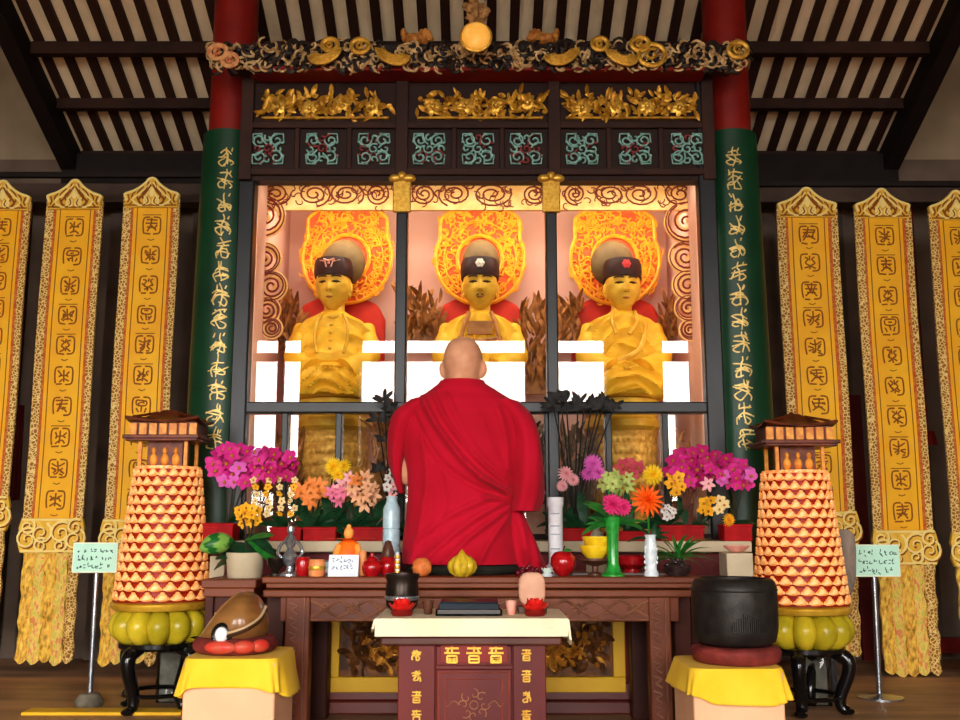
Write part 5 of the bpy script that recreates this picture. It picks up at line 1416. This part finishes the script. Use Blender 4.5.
bouquet('chrysanthemum', 'bright yellow chrysanthemums above the orange robed figurine', base('C',.8), [(334,467,TY,'mum','mum_yellow',17),(344,466,TY+.02,'mum','mum_yellow',16),(338,475,TY-.02,'mum','mum_yellow',14)], nst=2, leaves=(11,'leaf_dark',.14,.045))
bouquet('lily', 'pink and white lilies above the orange robed figurine', base('D',.1), cluster(336,496,10,6,3,TY-.06,'lily','pink_petal',15)+cluster(347,484,5,8,3,TY-.05,'lily','pale_pink',15), nst=3, leaves=(12,'leaf_dark',.15,.045))
bouquet('lily', 'peach lilies to the left of the tall white tiered vase', base('D',.55), cluster(364,490,12,15,9,TY-.05,'lily','peach_petal',15,'lily_orange'), nst=4, leaves=(13,'leaf_dark',.16,.045))
bouquet('flower_spray', 'white and lavender flower spray beside the left sleeve of the robe', base('D',.95), cluster(392,484,5,17,8,TY-.02,'small','white_petal',10,'pale_pink'), nst=2)
bouquet('chrysanthemum', 'pale pink chrysanthemums above the white candle pillar', base('E',.2), [(566,474,TY,'mum','pale_pink',19),(573,480,TY-.02,'mum','pale_pink',15),(562,486,TY,'mum','pale_pink',13)], nst=2, leaves=(10,'leaf_dark',.13,.04))
bouquet('chrysanthemum', 'violet-pink chrysanthemums left of the green vase', base('E',.8), [(593,464,TY,'mum','violet_pink',20),(598,473,TY-.02,'mum','violet_pink',17),(588,474,TY+.01,'mum','violet_pink',14)], nst=2, leaves=(12,'leaf_dark',.15,.045))
bouquet('flower_spray', 'dusty rose blossoms behind the orange chrysanthemum', base('H',.45), cluster(629,470,12,7,8,TY+.02,'orchid','rose_petal',13), nst=3, leaves=(8,'leaf_dark',.15,.04))
bouquet('chrysanthemum', 'single yellow chrysanthemum above the large orange one', base('H',.95), [(653,475,TY-.02,'mum','mum_yellow',20)], nst=1)
bouquet('orchid', 'small yellow orchid right of the orange chrysanthemum', base('F',.2), cluster(676,484,8,9,6,TY-.04,'orchid','gold_petal',13), nst=2, leaves=(4,'leaf_dark',.1,.04))
bouquet('flower_spray', 'small white blossoms above the dark leaf bowl', base('F',.12), cluster(668,512,6,6,5,TY-.05,'small','white_petal',9), nst=2, leaves=(4,'leaf_dark',.09,.03))
bouquet('orchid', 'widest magenta orchid at the right on many reddish stems', base('F',.7), cluster(700,467,31,17,34,TY,'orchid','deep_magenta',15,'magenta'), nst=9, stems='stem_red', leaves=(4,'leaf_dark',.11,.04))
bouquet('orchid', 'bright magenta orchid beside the right green column', base('G',.5), cluster(736,475,19,12,18,TY-.03,'orchid','magenta',14,'violet_pink'), nst=5, leaves=(4,'leaf_dark',.1,.04))
bouquet('orchid', 'pale yellow orchid low in front of the right magenta orchids', base('F',.98), cluster(708,507,6,9,5,TY-.07,'orchid','gold_petal',12)+cluster(722,506,4,7,3,TY-.07,'orchid','cream_petal',11)+[(708,484,TY-.06,'lily','pale_pink',13)], nst=4, leaves=(3,'leaf_dark',.09,.04))
bouquet('chrysanthemum', 'small cream-yellow chrysanthemum beside the right orange tower', base('G',.1), [(729,520,TY-.06,'mum','gold_petal',13)], nst=1)
# dark dried foliage before the window rail
for lab, k, u, pts in (('dark dried leaf spray standing before the window rail at the right', 'E', .5, [(553,405),(566,402),(578,404),(592,405),(604,403),(614,407),(560,396),(584,408),(598,409)]),('dark dried twigs behind the left sleeve of the crimson robe','D',.9,[(378,420),(386,440),(392,410),(380,470),(388,480),(394,450),(384,400)])):
    b0 = base(k,u); b0.y += .04
    t = thing('dried_plant', lab, 'plant', tuple(b0))
    for px, py in pts:
        c = P(px,py,TY+.10); b = MB(); b.tube(smoothpoly([b0, b0*.5+c*.5+V(0,0,.03), c],5), .0035, 5); sm_ = b.build('stem', 'dry_leaf', t)
        b = MB()
        for i in range(9):
            a = rf.uniform(-.3,PI+.3); b.leaf(c, (math.cos(a),rf.uniform(-.4,.2),math.sin(a)), (0,-1,0), rf.uniform(.035,.065), .018, rf.uniform(.2,1), 4, .3)
        b.build('leaves', 'dry_leaf', sm_)
# ------------------------------------------------------------------ things on the altar table
def it(name, label, cat, px, Y, prof, m, z=None, n=32, group=None, sy=1, part='body', root=None, **k):
    s = Y/F; x = XX(px,Y,560); z = TZ if z is None else z
    t = root or thing(name, label, cat, (x,Y,z), group)
    b = MB(); b.lathe([(r*s,h*s) for r, h in prof], (x,Y,z), n, 1, sy, **k); b.build(part, m, t); return t, V(x,Y,z), s
flat('silver', (200,206,210), (140,148,154), rough=.2, metal=.8); flat('porcelain', (232,238,240), (206,218,224), rough=.2, coat=.4); flat('porcelain_blue', (196,222,228), (170,200,210), rough=.25, coat=.4)
flat('red_glaze', (188,20,26), (150,12,18), rough=.18, coat=.6); flat('orange_robe', (250,128,24), (236,96,12), rough=.45); flat('card_white', (232,238,242), (222,230,236)); flat('amber_wax', (240,160,100), (224,130,72), rough=.35)
flat('bronze_dark', (52,42,34), (34,28,24), rough=.3, metal=.6); flat('gourd_yellow', (226,192,48), (186,146,28), rough=.35); flat('green_glaze', (44,164,60), (28,132,44), rough=.15, coat=.6); flat('yellow_glaze', (248,212,40), (232,186,28), rough=.25, coat=.4)
flat('wax_white', (246,244,246), (232,230,234), rough=.4); flat('brown_dish', (96,58,40), (70,40,28), rough=.3); flat('orange_fruit', (232,138,70), (206,104,48), rough=.5); flat('figure_grey', (186,180,158), (146,140,118), rough=.5); flat('pink_shell', (236,170,150), (220,142,122), rough=.4); flat('date_dark', (62,44,40), (36,26,26), rough=.25, coat=.5)
# potted plant in a cream planter on the left side table
x0, x1 = XX(226,3.86,565), XX(262,3.86,565); zz = SIDEZ; zt = ZZ(553,3.8)
pp = thing('potted_plant', 'yellow orchid with dark leaves in a cream planter at the left end of the table', 'plant', ((x0+x1)/2,3.88,zz))
b = MB(); b.lathe([(.062,0),(.066,.01),(.072,zt-zz-.01),(.072,zt-zz),(.062,zt-zz),(.06,zt-zz-.02),(.001,zt-zz-.02)], ((x0+x1)/2,3.88,zz), 36); b.build('planter', 'cream_paint', pp)
bb = V((x0+x1)/2,3.88,zt-.02)
bouquet('', '', bb, cluster(248,516,13,9,11,3.87,'orchid','gold_petal',11), parent=pp, nst=3, leaves=(13,'leaf_dark',.13,.05))
for px, py, px2, py2 in ((250,535,276,548),(248,540,284,560),(245,540,270,528)):
    b = MB(); p0 = P(px,py,3.86); b.leaf(p0, P(px2,py2,3.82)-p0, (0,-.5,1), (P(px2,py2,3.82)-p0).length, .05, .4, 7, .12); b.build('leaf', 'leaf_green' if px != 250 else 'leaf_dark', pp, smooth=60)
b = MB(); p0 = P(233,541,3.86); p1 = P(200,549,3.80); ps = [p0+(p1-p0)*i/8+V(0,0,.006*math.sin(PI*i/8)) for i in range(9)]
b.tube(ps, [.010,.024,.034,.039,.040,.039,.034,.024,.008], 18, sq=(1,1)); b.build('folded_leaf', mat('leaf_stripe', (120,168,70), (30,96,36), rough=.35, scale=22, tex='wave', stretch=(.2,1,2.2)), pp)
# beige board beside the planter
tag(boxes(((XX(209,4.10,600),4.085,0),(XX(224,4.10,600),4.105,ZZ(556,4.10)))).build('beige_board', 'cream_paint', None, bevel=.003), 'beige upright board behind the left side table next to the planter', 'board')
# cream box and pink shell on the right side table
tag(boxes(((XX(722,3.95,565),3.87,SIDEZ),(XX(748,3.95,565),4.0,ZZ(553,3.87)))).build('cream_box', 'cream_paint', None, bevel=.004), 'cream square box behind the big black bowl', 'box')
t, c, s = it('shell_dish', 'pink shell-shaped dish on the cream box', 'dish', 737, 3.93, [(.1,0),(4,0),(8,2),(13,6),(12,7),(6,4),(.1,3)], 'pink_shell', z=ZZ(553,3.87), sy=.7)
# spiky green plant
x = XX(706,3.74,575)
sp_ = thing('spiky_plant', 'bright green spiky-leaved plant in a green pot by the big black bowl', 'plant', (x,3.74,TZ))
x = min(x, X1-.04); sp_.location.x = x
b = MB(); b.lathe([(.02,0),(.026,.004),(.03,.06),(.026,.06),(.001,.05)], (x,3.74,TZ), 24); b.build('pot', 'green_glaze', sp_)
for i in range(34):
    a = PI*(i+.5)/34+rf.uniform(-.1,.1); b = MB(); d = V(math.cos(a)*1.0, rf.uniform(-.4,.3), math.sin(a)*.9+.35)
    b.leaf((x+rf.uniform(-.008,.008),3.74,TZ+.055), d, (0,-.2,1), rf.uniform(.09,.155), .014, rf.uniform(.4,1.3), 7, .2); b.build('leaf', 'leaf_green', sp_, smooth=60)
# left group
t, c, s = it('silver_figurine', 'silver figurine candlestick on the table between potted plant and white card', 'figurine', 290, 3.70, [(.1,0),(10,0),(10,2),(4,4),(3,9),(7,13),(8,18),(5,23),(3,26),(5,30),(6,34),(4,38),(2,40),(4,43),(3.5,47),(.1,49)], 'silver')
for m in (-1,1):
    b = MB(); b.tube(smoothpoly([c+V(m*7*s,0,16*s),c+V(m*12*s,-.005,22*s),c+V(m*9*s,0,30*s),c+V(m*5*s,0,33*s)],4), .006, 8); b.build('handle', 'silver', t)
it('incense_cup', 'small dark bronze cup left of the silver figurine', 'cup', 276, 3.70, [(.1,0),(6,0),(6,2),(3,4),(8,10),(9,17),(8,17),(6,8),(.1,7)], 'bronze_dark')
it('red_cup', 'small red cup right of the silver figurine', 'cup', 303, 3.68, [(.1,0),(5,0),(7,5),(7.5,14),(6,18),(4,18),(.1,15)], 'red_glaze')
t, c, s = it('glass_candle', 'peach candle cup just left of the white card', 'candle', 317, 3.66, [(.1,0),(7,0),(8,3),(8,14),(7,16),(.1,14)], 'amber_wax')
b = MB(); b.lathe([(8.3*s,6*s),(8.6*s,7*s),(8.6*s,9*s),(8.3*s,10*s)], tuple(c), 30); b.build('band', 'gold_leaf', t)
# stacked sutra books on the altar
for i, (y0, m_, lab) in enumerate(((0,'card_white','lower of two pale books stacked beside the silver figurine'),(1,'porcelain_blue','upper of two pale books stacked beside the silver figurine'))):
    z = TZ+i*.022; xx0, xx1 = XX(306,3.95,560)+.004*i, XX(334,3.95,560)
    bk = boxes(((xx0,3.9,z),(xx1,4.08,z+.0205))).build('book', m_, None, bevel=.002); tag(bk, lab, 'book', 'pale books stacked on the altar table')
# orange robed figurine with white card before it
fg = thing('robed_figurine', 'orange robed seated figurine behind the white card', 'figurine', (XX(348,3.76,570),3.76,TZ)); s = 3.76/F; c = V(XX(348,3.76,570),3.76,TZ)
b = MB(); b.lathe([(.1*s,0),(15*s,0),(16*s,6*s),(15*s,14*s),(12*s,22*s),(9.5*s,30*s),(5*s,34*s),(.1,35*s)], tuple(c), 30, 1, .7, lobes=10, amp=.12); b.build('robe', 'orange_robe', fg)
b = MB(); b.ell(c+V(0,0,40*s), (5*s,5*s,6*s), 18, 12); b.ell(c+V(0,.0,46*s), (2.4*s,2.4*s,3*s), 10, 8)
for m in (-1,1): b.tube(smoothpoly([c+V(m*9*s,-.01,28*s),c+V(m*11*s,-.035,18*s),c+V(m*3*s,-.05,14*s)],4), 3.2*s, 8)
b.build('body', mat('figurine_skin', (250,176,84), (236,150,60), rough=.4), fg)
cd = thing('name_card', 'small white card with blue writing in front of the orange figurine', 'card', (XX(343,3.63,576),3.64,TZ))
xa_, xb_ = XX(328,3.63,565), XX(358,3.63,565); zt = ZZ(555,3.63)
b = MB(); b.add([(xa_,3.63,TZ),(xb_,3.63,TZ),(xb_,3.655,zt),(xa_,3.655,zt),(xa_,3.66,TZ),(xb_,3.66,TZ),(xb_,3.66,zt),(xa_,3.66,zt)], [(0,1,2,3),(5,4,7,6),(0,4,5,1),(3,2,6,7),(0,3,7,4),(1,5,6,2)]); bo = b.build('card', 'card_white', cd, smooth=0)
g = MB()
for line in (.75,.42):
    x = xa_+.012
    while x < xb_-.02:
        for k in range(3):
            f = line+rf.uniform(-.09,.09); p = V(x+rf.uniform(0,.008),3.63+.025*f-.0006,TZ+(zt-TZ)*f); a = rf.choice((0,.4,1.5,-.8)); g.ribbon([p,p+V(math.cos(a)*.007,math.sin(a)*.002,math.sin(a)*.007)], .0022, .0004)
        x += .0125
g.build('writing', flat('blue_ink', (60,76,150)), bo)
t, c, s = it('red_jar', 'round red jar with a knobbed lid, right of the white card', 'jar', 372, 3.67, [(.1,0),(6,0),(9,4),(10,9),(8,14),(5,16),(.1,16)], 'red_glaze'); it('', '', '', 372, 3.67, [(5.4,15.6),(6,17),(2,19),(2,22),(.1,23)], 'red_glaze', part='lid', root=t)
t, c, s = it('red_jar', 'red jar with brown lid next to the left hem of the robe', 'jar', 388, 3.72, [(.1,0),(6,0),(9,5),(9,11),(7,16),(5,18),(.1,18)], 'red_glaze'); it('', '', '', 388, 3.72, [(6,17.5),(6.5,20),(5,26),(3,33),(.1,34)], 'brown_dish', part='lid', root=t)
it('candle_cup', 'tiny orange candle cup beside the right edge of the white card', 'candle', 362.5, 3.70, [(.1,0),(3.5,0),(4,3),(4,22),(3,24),(.1,23)], 'amber_wax')
# tall white tiered vase at the left of the monk
t, c, s = it('tiered_vase', 'tall pale blue tiered porcelain vase to the left of the person', 'vase', 391, 4.02, [(.1,0),(9,0),(9,8),(8,9),(8.6,10),(8.6,24),(7.6,25),(8.6,26),(8.6,40),(7.6,41),(8.6,42),(8.6,58),(8,62),(6,66),(5,70),(6,73),(4,73),(.1,66)], 'porcelain_blue')
b = MB()
for k in range(14):
    a = PI+PI*rf.random(); h = rf.uniform(10,60)*s; b.ell(c+V(math.cos(a)*8.6*s,math.sin(a)*8.6*s,h), (.006,.004,.008), 8, 5)

t, c, s = it('striped_post', 'tiny gold and white striped post at the left hem of the robe', 'ornament', 397.5, 3.64, [(.1,0),(2.5,0),(2.5,20),(1.5,23),(.1,24)], 'porcelain', n=16)
for k in range(4): it('', '', '', 397.5, 3.64, [(2.6,2+5*k),(2.8,3+5*k),(2.8,4.5+5*k),(2.6,5.5+5*k)], 'gold_leaf', part='gold_band', root=t, n=16)
# objects before the monk's seat
t, c, s = it('orange_fruit', 'round orange fruit at the table edge left of the yellow lotus bud', 'fruit', 422, 3.635, [(.1,0),(5,.6),(8.5,4),(9.4,9),(8.5,14),(5,17.5),(1.2,18),(.1,17.5)], 'orange_fruit'); b = MB()
for k in range(12):
    a = PI+PI*rf.random(); e = rf.uniform(-.6,.8); b.ell(c+V(math.cos(a)*math.cos(e)*9.4*s,math.sin(a)*math.cos(e)*9.4*s,(9+9*math.sin(e))*s), (.003,.002,.003), 6, 5)
b.build('speckles', 'flower_heart', t)
t, c, s = it('lotus_bud', 'yellow ribbed lotus bud candle at the table edge before the person', 'candle', 462, 3.636, [(.1,0),(7,0),(12,4),(14,9),(13,14),(9,18.5),(4,21),(2,24),(.1,26)], 'gourd_yellow', n=54, lobes=9, amp=.16)
# dark red beads, crystal lotus, red apple jar
t = thing('bead_bunch', 'bunch of dark red beads on the table by the trailing robe end', 'beads', (XX(529,3.66,570),3.66,TZ)); b = MB(); c = t.location
pl_ = []
for k in range(26):
    a, r = rf.uniform(0,2*PI), math.sqrt(rf.random())*.042; h = .008+ (rf.random()*.038*(1-r/.05)); b.ell(c+V(math.cos(a)*r,math.sin(a)*r*.6,h), .009, 10, 7)
b.build('beads', flat('bead_red', (110,20,32), (70,12,22), rough=.2, coat=.4), t)
t, c, s = it('crystal_lotus', 'small clear glass lotus beside the red apple jar', 'ornament', 547, 3.63, [(.1,0),(5,0),(6,2),(3,4),(.1,4)], 'porcelain'); b = MB()
for k in range(10): a = 2*PI*k/10; b.leaf(c+V(0,0,.008), (math.cos(a),math.sin(a),.55), (0,0,1), .032, .018, -.4, 4, .25)
b.build('petals', flat('crystal', (226,240,228), (196,220,204), rough=.1, coat=.5), t)
t, c, s = it('apple_jar', 'shiny red apple-shaped jar before the white candle pillar', 'jar', 563, 3.66, [(.1,.5),(4,0),(9,4),(12.3,11),(12,18),(8,23),(4,24),(2,22.5),(.1,22)], 'red_glaze'); b = MB(); b.tube([c+V(0,0,22*s),c+V(.003,0,26*s),c+V(.008,0,29*s)], .003, 6); b.build('stalk', 'stem_dark', t); b = MB(); b.leaf(c+V(0,-.01,24*s),(1,-.3,.5),(0,-1,1),.03,.016,.6,5,.2); b.build('leaf','leaf_green',t)
# white candle pillar
t, c, s = it('candle_pillar', 'tall white square-topped candle pillar right of the person', 'candle', 556, 4.02, [(.1,0),(13,0),(13,4),(9,6),(7.2,8),(7.2,62),(7.8,63),(8.2,66),(8.2,72),(7,72),(7,70),(.1,70)], 'wax_white', n=28)
g = MB()
for h in (56,44,36,22): g.ribbon([c+V(math.cos(a)*7.25*s,math.sin(a)*7.25*s,h*s) for a in [PI*1.25+PI*.4*i/6 for i in range(7)]], .004, .0008, [(math.cos(a),math.sin(a),0) for a in [PI*1.25+PI*.4*i/6 for i in range(7)]])
g.build('grey_marks', flat('mark_grey', (170,176,186)), t)
# yellow bowl stack on a pedestal dish, pale figurine behind it
t, c, s = it('pedestal_dish', 'dark footed dish carrying yellow bowls left of the green vase', 'dish', 595, 3.70, [(.1,0),(7,0),(7,2),(3,4),(3,9),(12,12),(17,15),(17,17),(12,15),(.1,14)], 'brown_dish')
for k, (r, h, lab) in enumerate(((15,13,'lowest yellow bowl on the dark footed dish'),(14.2,13,'topmost yellow bowl on the dark footed dish'))):
    zb_ = TZ+(16.2+k*8.5)*s; tt, cc, ss = it('yellow_bowl', lab, 'bowl', 595+k*2, 3.70, [(.1,0),(r*.5,0),(r*.85,h*.4),(r,h*.9),(r,h),(r*.93,h),(r*.8,h*.45),(.1,2)], 'yellow_glaze', z=zb_, group='yellow bowls on the footed dish')
t = thing('pale_figurine', 'pale grey-green seated figurine behind the yellow bowls', 'figurine', (XX(597,4.0,545),4.0,TZ)); c = t.location; s = 4.0/F
b = MB(); b.lathe([(.001,0),(11*s,0),(11*s,14*s),(8*s,16*s),(8*s,18*s),(.001,18*s)], tuple(c), 24); b.build('plinth', 'cream_paint', t)
b = MB(); b.lathe([(.001,18*s),(8*s,18*s),(8.5*s,24*s),(6.5*s,32*s),(5*s,38*s),(2.5*s,40*s),(.001,40*s)], tuple(c), 24, 1, .8, lobes=8, amp=.15); b.ell(c+V(0,0,44*s),(3.4*s,3.4*s,4.4*s),14,10); b.ell(c+V(0,0,49*s),(1.8*s,)*3,10,6)
for m in (-1,1): b.tube([c+V(m*5*s,-.01,34*s),c+V(m*7*s,-.02,28*s),c+V(m*1*s,-.035,27*s)], 1.9*s, 7)
b.build('body', 'figure_grey', t)
# red dish and white vase, green vase
it('red_dish', 'round red dish between the green vase and the white vase', 'dish', 632, 3.95, [(.1,0),(8,0),(8,3),(17,8),(18,15),(17,16),(12,12),(.1,9)], 'red_glaze')
t, c, s = it('green_vase', 'glossy green flared vase with hot pink flower and pale lilies', 'vase', 613, 3.66, [(.1,0),(12,0),(12,1.5),(8,4),(5.5,12),(5.5,30),(6.5,46),(8.5,57),(7.4,57),(5.5,46),(.1,40)], 'green_glaze')
bouquet('', '', c+V(0,0,50*s), [(613,505,3.62,'mum','hot_pink',20),(623,507,3.63,'mum','hot_pink',18),(608,499,3.66,'orchid','hot_pink',11)]+cluster(616,482,14,8,9,3.69,'lily','lime_petal',15), parent=t, nst=5, leaves=(14,'leaf_green',.12,.026), stems='leaf_green')
t, c, s = it('white_vase', 'white relief porcelain vase holding the big orange chrysanthemum', 'vase', 651, 3.66, [(.1,0),(7,0),(7.2,3),(5.6,6),(5.2,12),(6.3,22),(6,32),(5,37),(6,40),(5,40),(4,36),(.1,30)], 'porcelain'); b = MB()
for k in range(16): a = PI+PI*rf.random(); b.ell(c+V(math.cos(a)*6*s,math.sin(a)*6*s,rf.uniform(8,32)*s),(.004,.003,.007),7,5)
b.build('relief', 'porcelain', t)
bouquet('', '', c+V(0,0,36*s), [(648,500,3.63,'mum','mum_orange',32)], parent=t, nst=1, leaves=(7,'leaf_dark',.07,.018), stems='leaf_green')
for x_, y_ in ((641,494),(655,495),(648,508),(640,505),(656,506)): pass
# dark bowl of dried dates
t, c, s = it('dark_bowl', 'dark bowl heaped with shiny dried dates right of the white vase', 'bowl', 677, 3.70, [(.1,0),(9,0),(12,3),(14,9),(13,10),(10,5),(.1,3)], 'date_dark')
b = MB()
for k in range(40):
    a, r = rf.uniform(0,2*PI), math.sqrt(rf.random())*12*s; b.ell(c+V(math.cos(a)*r,math.sin(a)*r,(6+rf.random()*16*(1-r/(14*s)))*s), (.012,.008,.008), 9, 6, Matrix.Rotation(rf.uniform(0,3),3,'Z') @ Matrix.Rotation(rf.uniform(-.6,.6),3,'Y'))
tag(b.build('dates', 'date_dark', t), kind='stuff')
# thin dark tray strip along the right of the table
tag(boxes(((XX(572,3.8,573),3.78,TZ),(XX(668,3.8,573),3.86,TZ+.003))).build('grey_cloth', flat('grey_runner', (150,150,150)), None), 'grey table runner under the vases at the right of the table', 'cloth')
# ------------------------------------------------------------------ things on the offering desk
def onDesk(px, Y): return V(XX(px,Y,605), Y, DZ)
c = onDesk(402,3.235); s = 3.235/F
t = thing('incense_pot', 'dark bronze incense pot on the offering desk', 'pot', tuple(c))
b = MB(); b.lathe([(.001,0),(10*s,0),(15*s,5*s),(16.5*s,14*s),(16*s,24*s),(15*s,29*s),(16.8*s,33*s),(16.8*s,36*s),(14.5*s,36*s),(13.5*s,30*s),(13*s,26*s),(.001,26*s)], tuple(c), 40); b.build('pot', 'bronze_dark', t)
b = MB(); b.lathe([(16.6*s,11*s),(17.2*s,12*s),(17.2*s,14*s),(16.6*s,15*s)], tuple(c), 40); b.build('band', 'silver', t)
for nm, px, lab, mm in (('red_lotus',402,'red silk lotus in front of the dark incense pot','a'),('red_lotus',535,'red silk lotus in front of the upright peach stone','b')):
    c = onDesk(px,3.075); s = 3.075/F; t = thing(nm, lab, 'ornament', tuple(c), 'red silk lotuses on the offering desk')
    b = MB(); b.lathe([(.001,0),(9*s,0),(11*s,3*s),(8*s,8*s),(.001,8*s)], tuple(c), 24); b.build('cup', 'red_lacquer', t)
    for ring, (n, el, L) in enumerate(((9,.15,16),(8,.6,15),(6,1.05,13))):
        for k in range(n):
            a = 2*PI*(k+.5*ring)/n; b = MB(); b.leaf(c+V(0,0,3.5*s), (math.cos(a)*math.cos(el),math.sin(a)*math.cos(el),math.sin(el)), (0,0,1), L*s, 10*s, -.6, 5, .25); b.build('petal', flat('silk_petal_'+mm, (226,36,28), (190,22,18), rough=.3) if (ring, k) == (0,0) else 'silk_petal_'+mm, t, smooth=60)
c = onDesk(532,3.17); s = 3.17/F
t = thing('stone_tablet', 'upright rounded peach stone on a small base on the offering desk', 'stone', tuple(c))
b = MB(); b.box(tuple(c+V(-14*s,-.02,0)), tuple(c+V(14*s,.02,7*s))); b.build('base', 'brown_dish', t, bevel=.003)
b = MB(); b.prism([(c.x+abs(math.cos(a))**.6*math.copysign(1,math.cos(a))*13*s, c.z+6.8*s+(16+16*abs(math.sin(a))**.7*math.copysign(1,math.sin(a)))*s) for a in [2*PI*i/40 for i in range(40)]], 3.17-.014, 3.17+.014); b.build('stone', mat('peach_stone', (216,166,136), (196,140,112), rough=.6, scale=14), t, bevel=.006)
c = onDesk(469,3.14)
t = thing('lacquer_tray', 'black glazed tray with a dark book in the middle of the offering desk', 'tray', tuple(c))
x0, x1 = XX(436,3.09,608), XX(502,3.09,608)
b = MB(); b.box((x0,3.06,DZ),(x1,3.24,DZ+.008)); 
for q in (((x0,3.06,DZ),(x1,3.068,DZ+.02)),((x0,3.232,DZ),(x1,3.24,DZ+.02)),((x0,3.06,DZ),(x0+.008,3.24,DZ+.02)),((x1-.008,3.06,DZ),(x1,3.24,DZ+.02))): b.box(*q)
b.build('tray', 'black_gloss', t, bevel=.002)
bk = thing('book', 'dark blue-covered book lying in the black tray', 'book', (c.x,c.y,DZ+.0085))
boxes(((x0+.014,3.075,DZ+.0085),(x1-.014,3.225,DZ+.034))).build('pages', mat('page_edge', (70,84,92), (40,56,66), rough=.6, scale=80, stretch=(.1,.1,6)), bk)
boxes(((x0+.012,3.073,DZ+.034),(x1-.012,3.226,DZ+.040))).build('cover', mat('cover_blue', (24,40,52), (18,30,40), rough=.35, spec=.1), bk, bevel=.002)
boxes(((x0+.012,3.071,DZ+.0085),(x1-.012,3.0745,DZ+.034))).build('spine', 'cover_blue', bk)
for px, lab, m_ in ((428,'small dark brown cup left of the black tray','brown_dish'),(511,'small pink cup right of the black tray','pink_shell')):
    c = onDesk(px,3.12); s = 3.12/F; tag_t = thing('small_cup', lab, 'cup', tuple(c), 'small cups on the offering desk'); b = MB(); b.lathe([(.001,0),(3.5*s,0),(4*s,2*s),(5.2*s,10*s),(5.4*s,13*s),(4.4*s,13*s),(3*s,4*s),(.001,3*s)], tuple(c), 24); b.build('cup', m_, tag_t)
# ------------------------------------------------------------------ camera, light, colour
cam = bpy.data.cameras.new('camera'); co = bpy.data.objects.new('camera', cam); COL.objects.link(co)
cam.sensor_width = 36; cam.lens = 36*F/960; co.location = (0,0,CH); co.rotation_euler = (PI/2+TH,0,0)
cam.clip_start = .05; cam.clip_end = 200
scn.camera = co
w = bpy.data.worlds.new('sky'); scn.world = w; w.use_nodes = True
bg = w.node_tree.nodes['Background']; bg.inputs['Color'].default_value = (1,.985,.96,1); bg.inputs['Strength'].default_value = 20
for a, b in gaps:
    L = bpy.data.lights.new('daylight_opening', 'AREA'); L.shape = 'RECTANGLE'; L.size = b-a; L.size_y = 3.2
    L.cycles.is_portal = True
    o = bpy.data.objects.new('daylight_opening', L); COL.objects.link(o); o.location = ((a+b)/2, FY-.16, 1.6); o.rotation_euler = (PI/2,0,0)
for y, e, t in ((4.66, 4, 30), (4.88, 13, 42)):
    L = bpy.data.lights.new('cabinet_lamp', 'AREA'); L.shape = 'RECTANGLE'; L.size = 2.0; L.size_y = .05; L.energy = e; L.color = (1,.86,.66)
    o = bpy.data.objects.new('cabinet_lamp', L); COL.objects.link(o); o.location = (0,y,HZ0+.04); o.rotation_euler = (math.radians(t),0,0)
for xx, sg in ((IL-.01,1),(IR+.01,-1)):
    L = bpy.data.lights.new('cabinet_side_fill', 'AREA'); L.shape = 'RECTANGLE'; L.size = .04; L.size_y = 1.25; L.energy = 3.4; L.color = (1,.86,.68)
    o = bpy.data.objects.new('cabinet_side_fill', L); COL.objects.link(o); o.location = (xx,4.625,1.6); o.rotation_euler = (PI/2,0,-sg*math.radians(52))
scn.view_settings.view_transform = 'Standard'; scn.view_settings.look = 'None'; scn.view_settings.gamma = 1; scn.view_settings.exposure = 0.28
scn.view_settings.use_curve_mapping = False
try:
    scn.cycles.use_denoising = True; scn.cycles.denoiser = 'OPENIMAGEDENOISE'
    scn.cycles.max_bounces = 10; scn.cycles.diffuse_bounces = 6; scn.cycles.glossy_bounces = 5; scn.cycles.transparent_max_bounces = 16
    scn.cycles.caustics_reflective = False; scn.cycles.caustics_refractive = False; scn.cycles.sample_clamp_indirect = 8
except Exception: pass
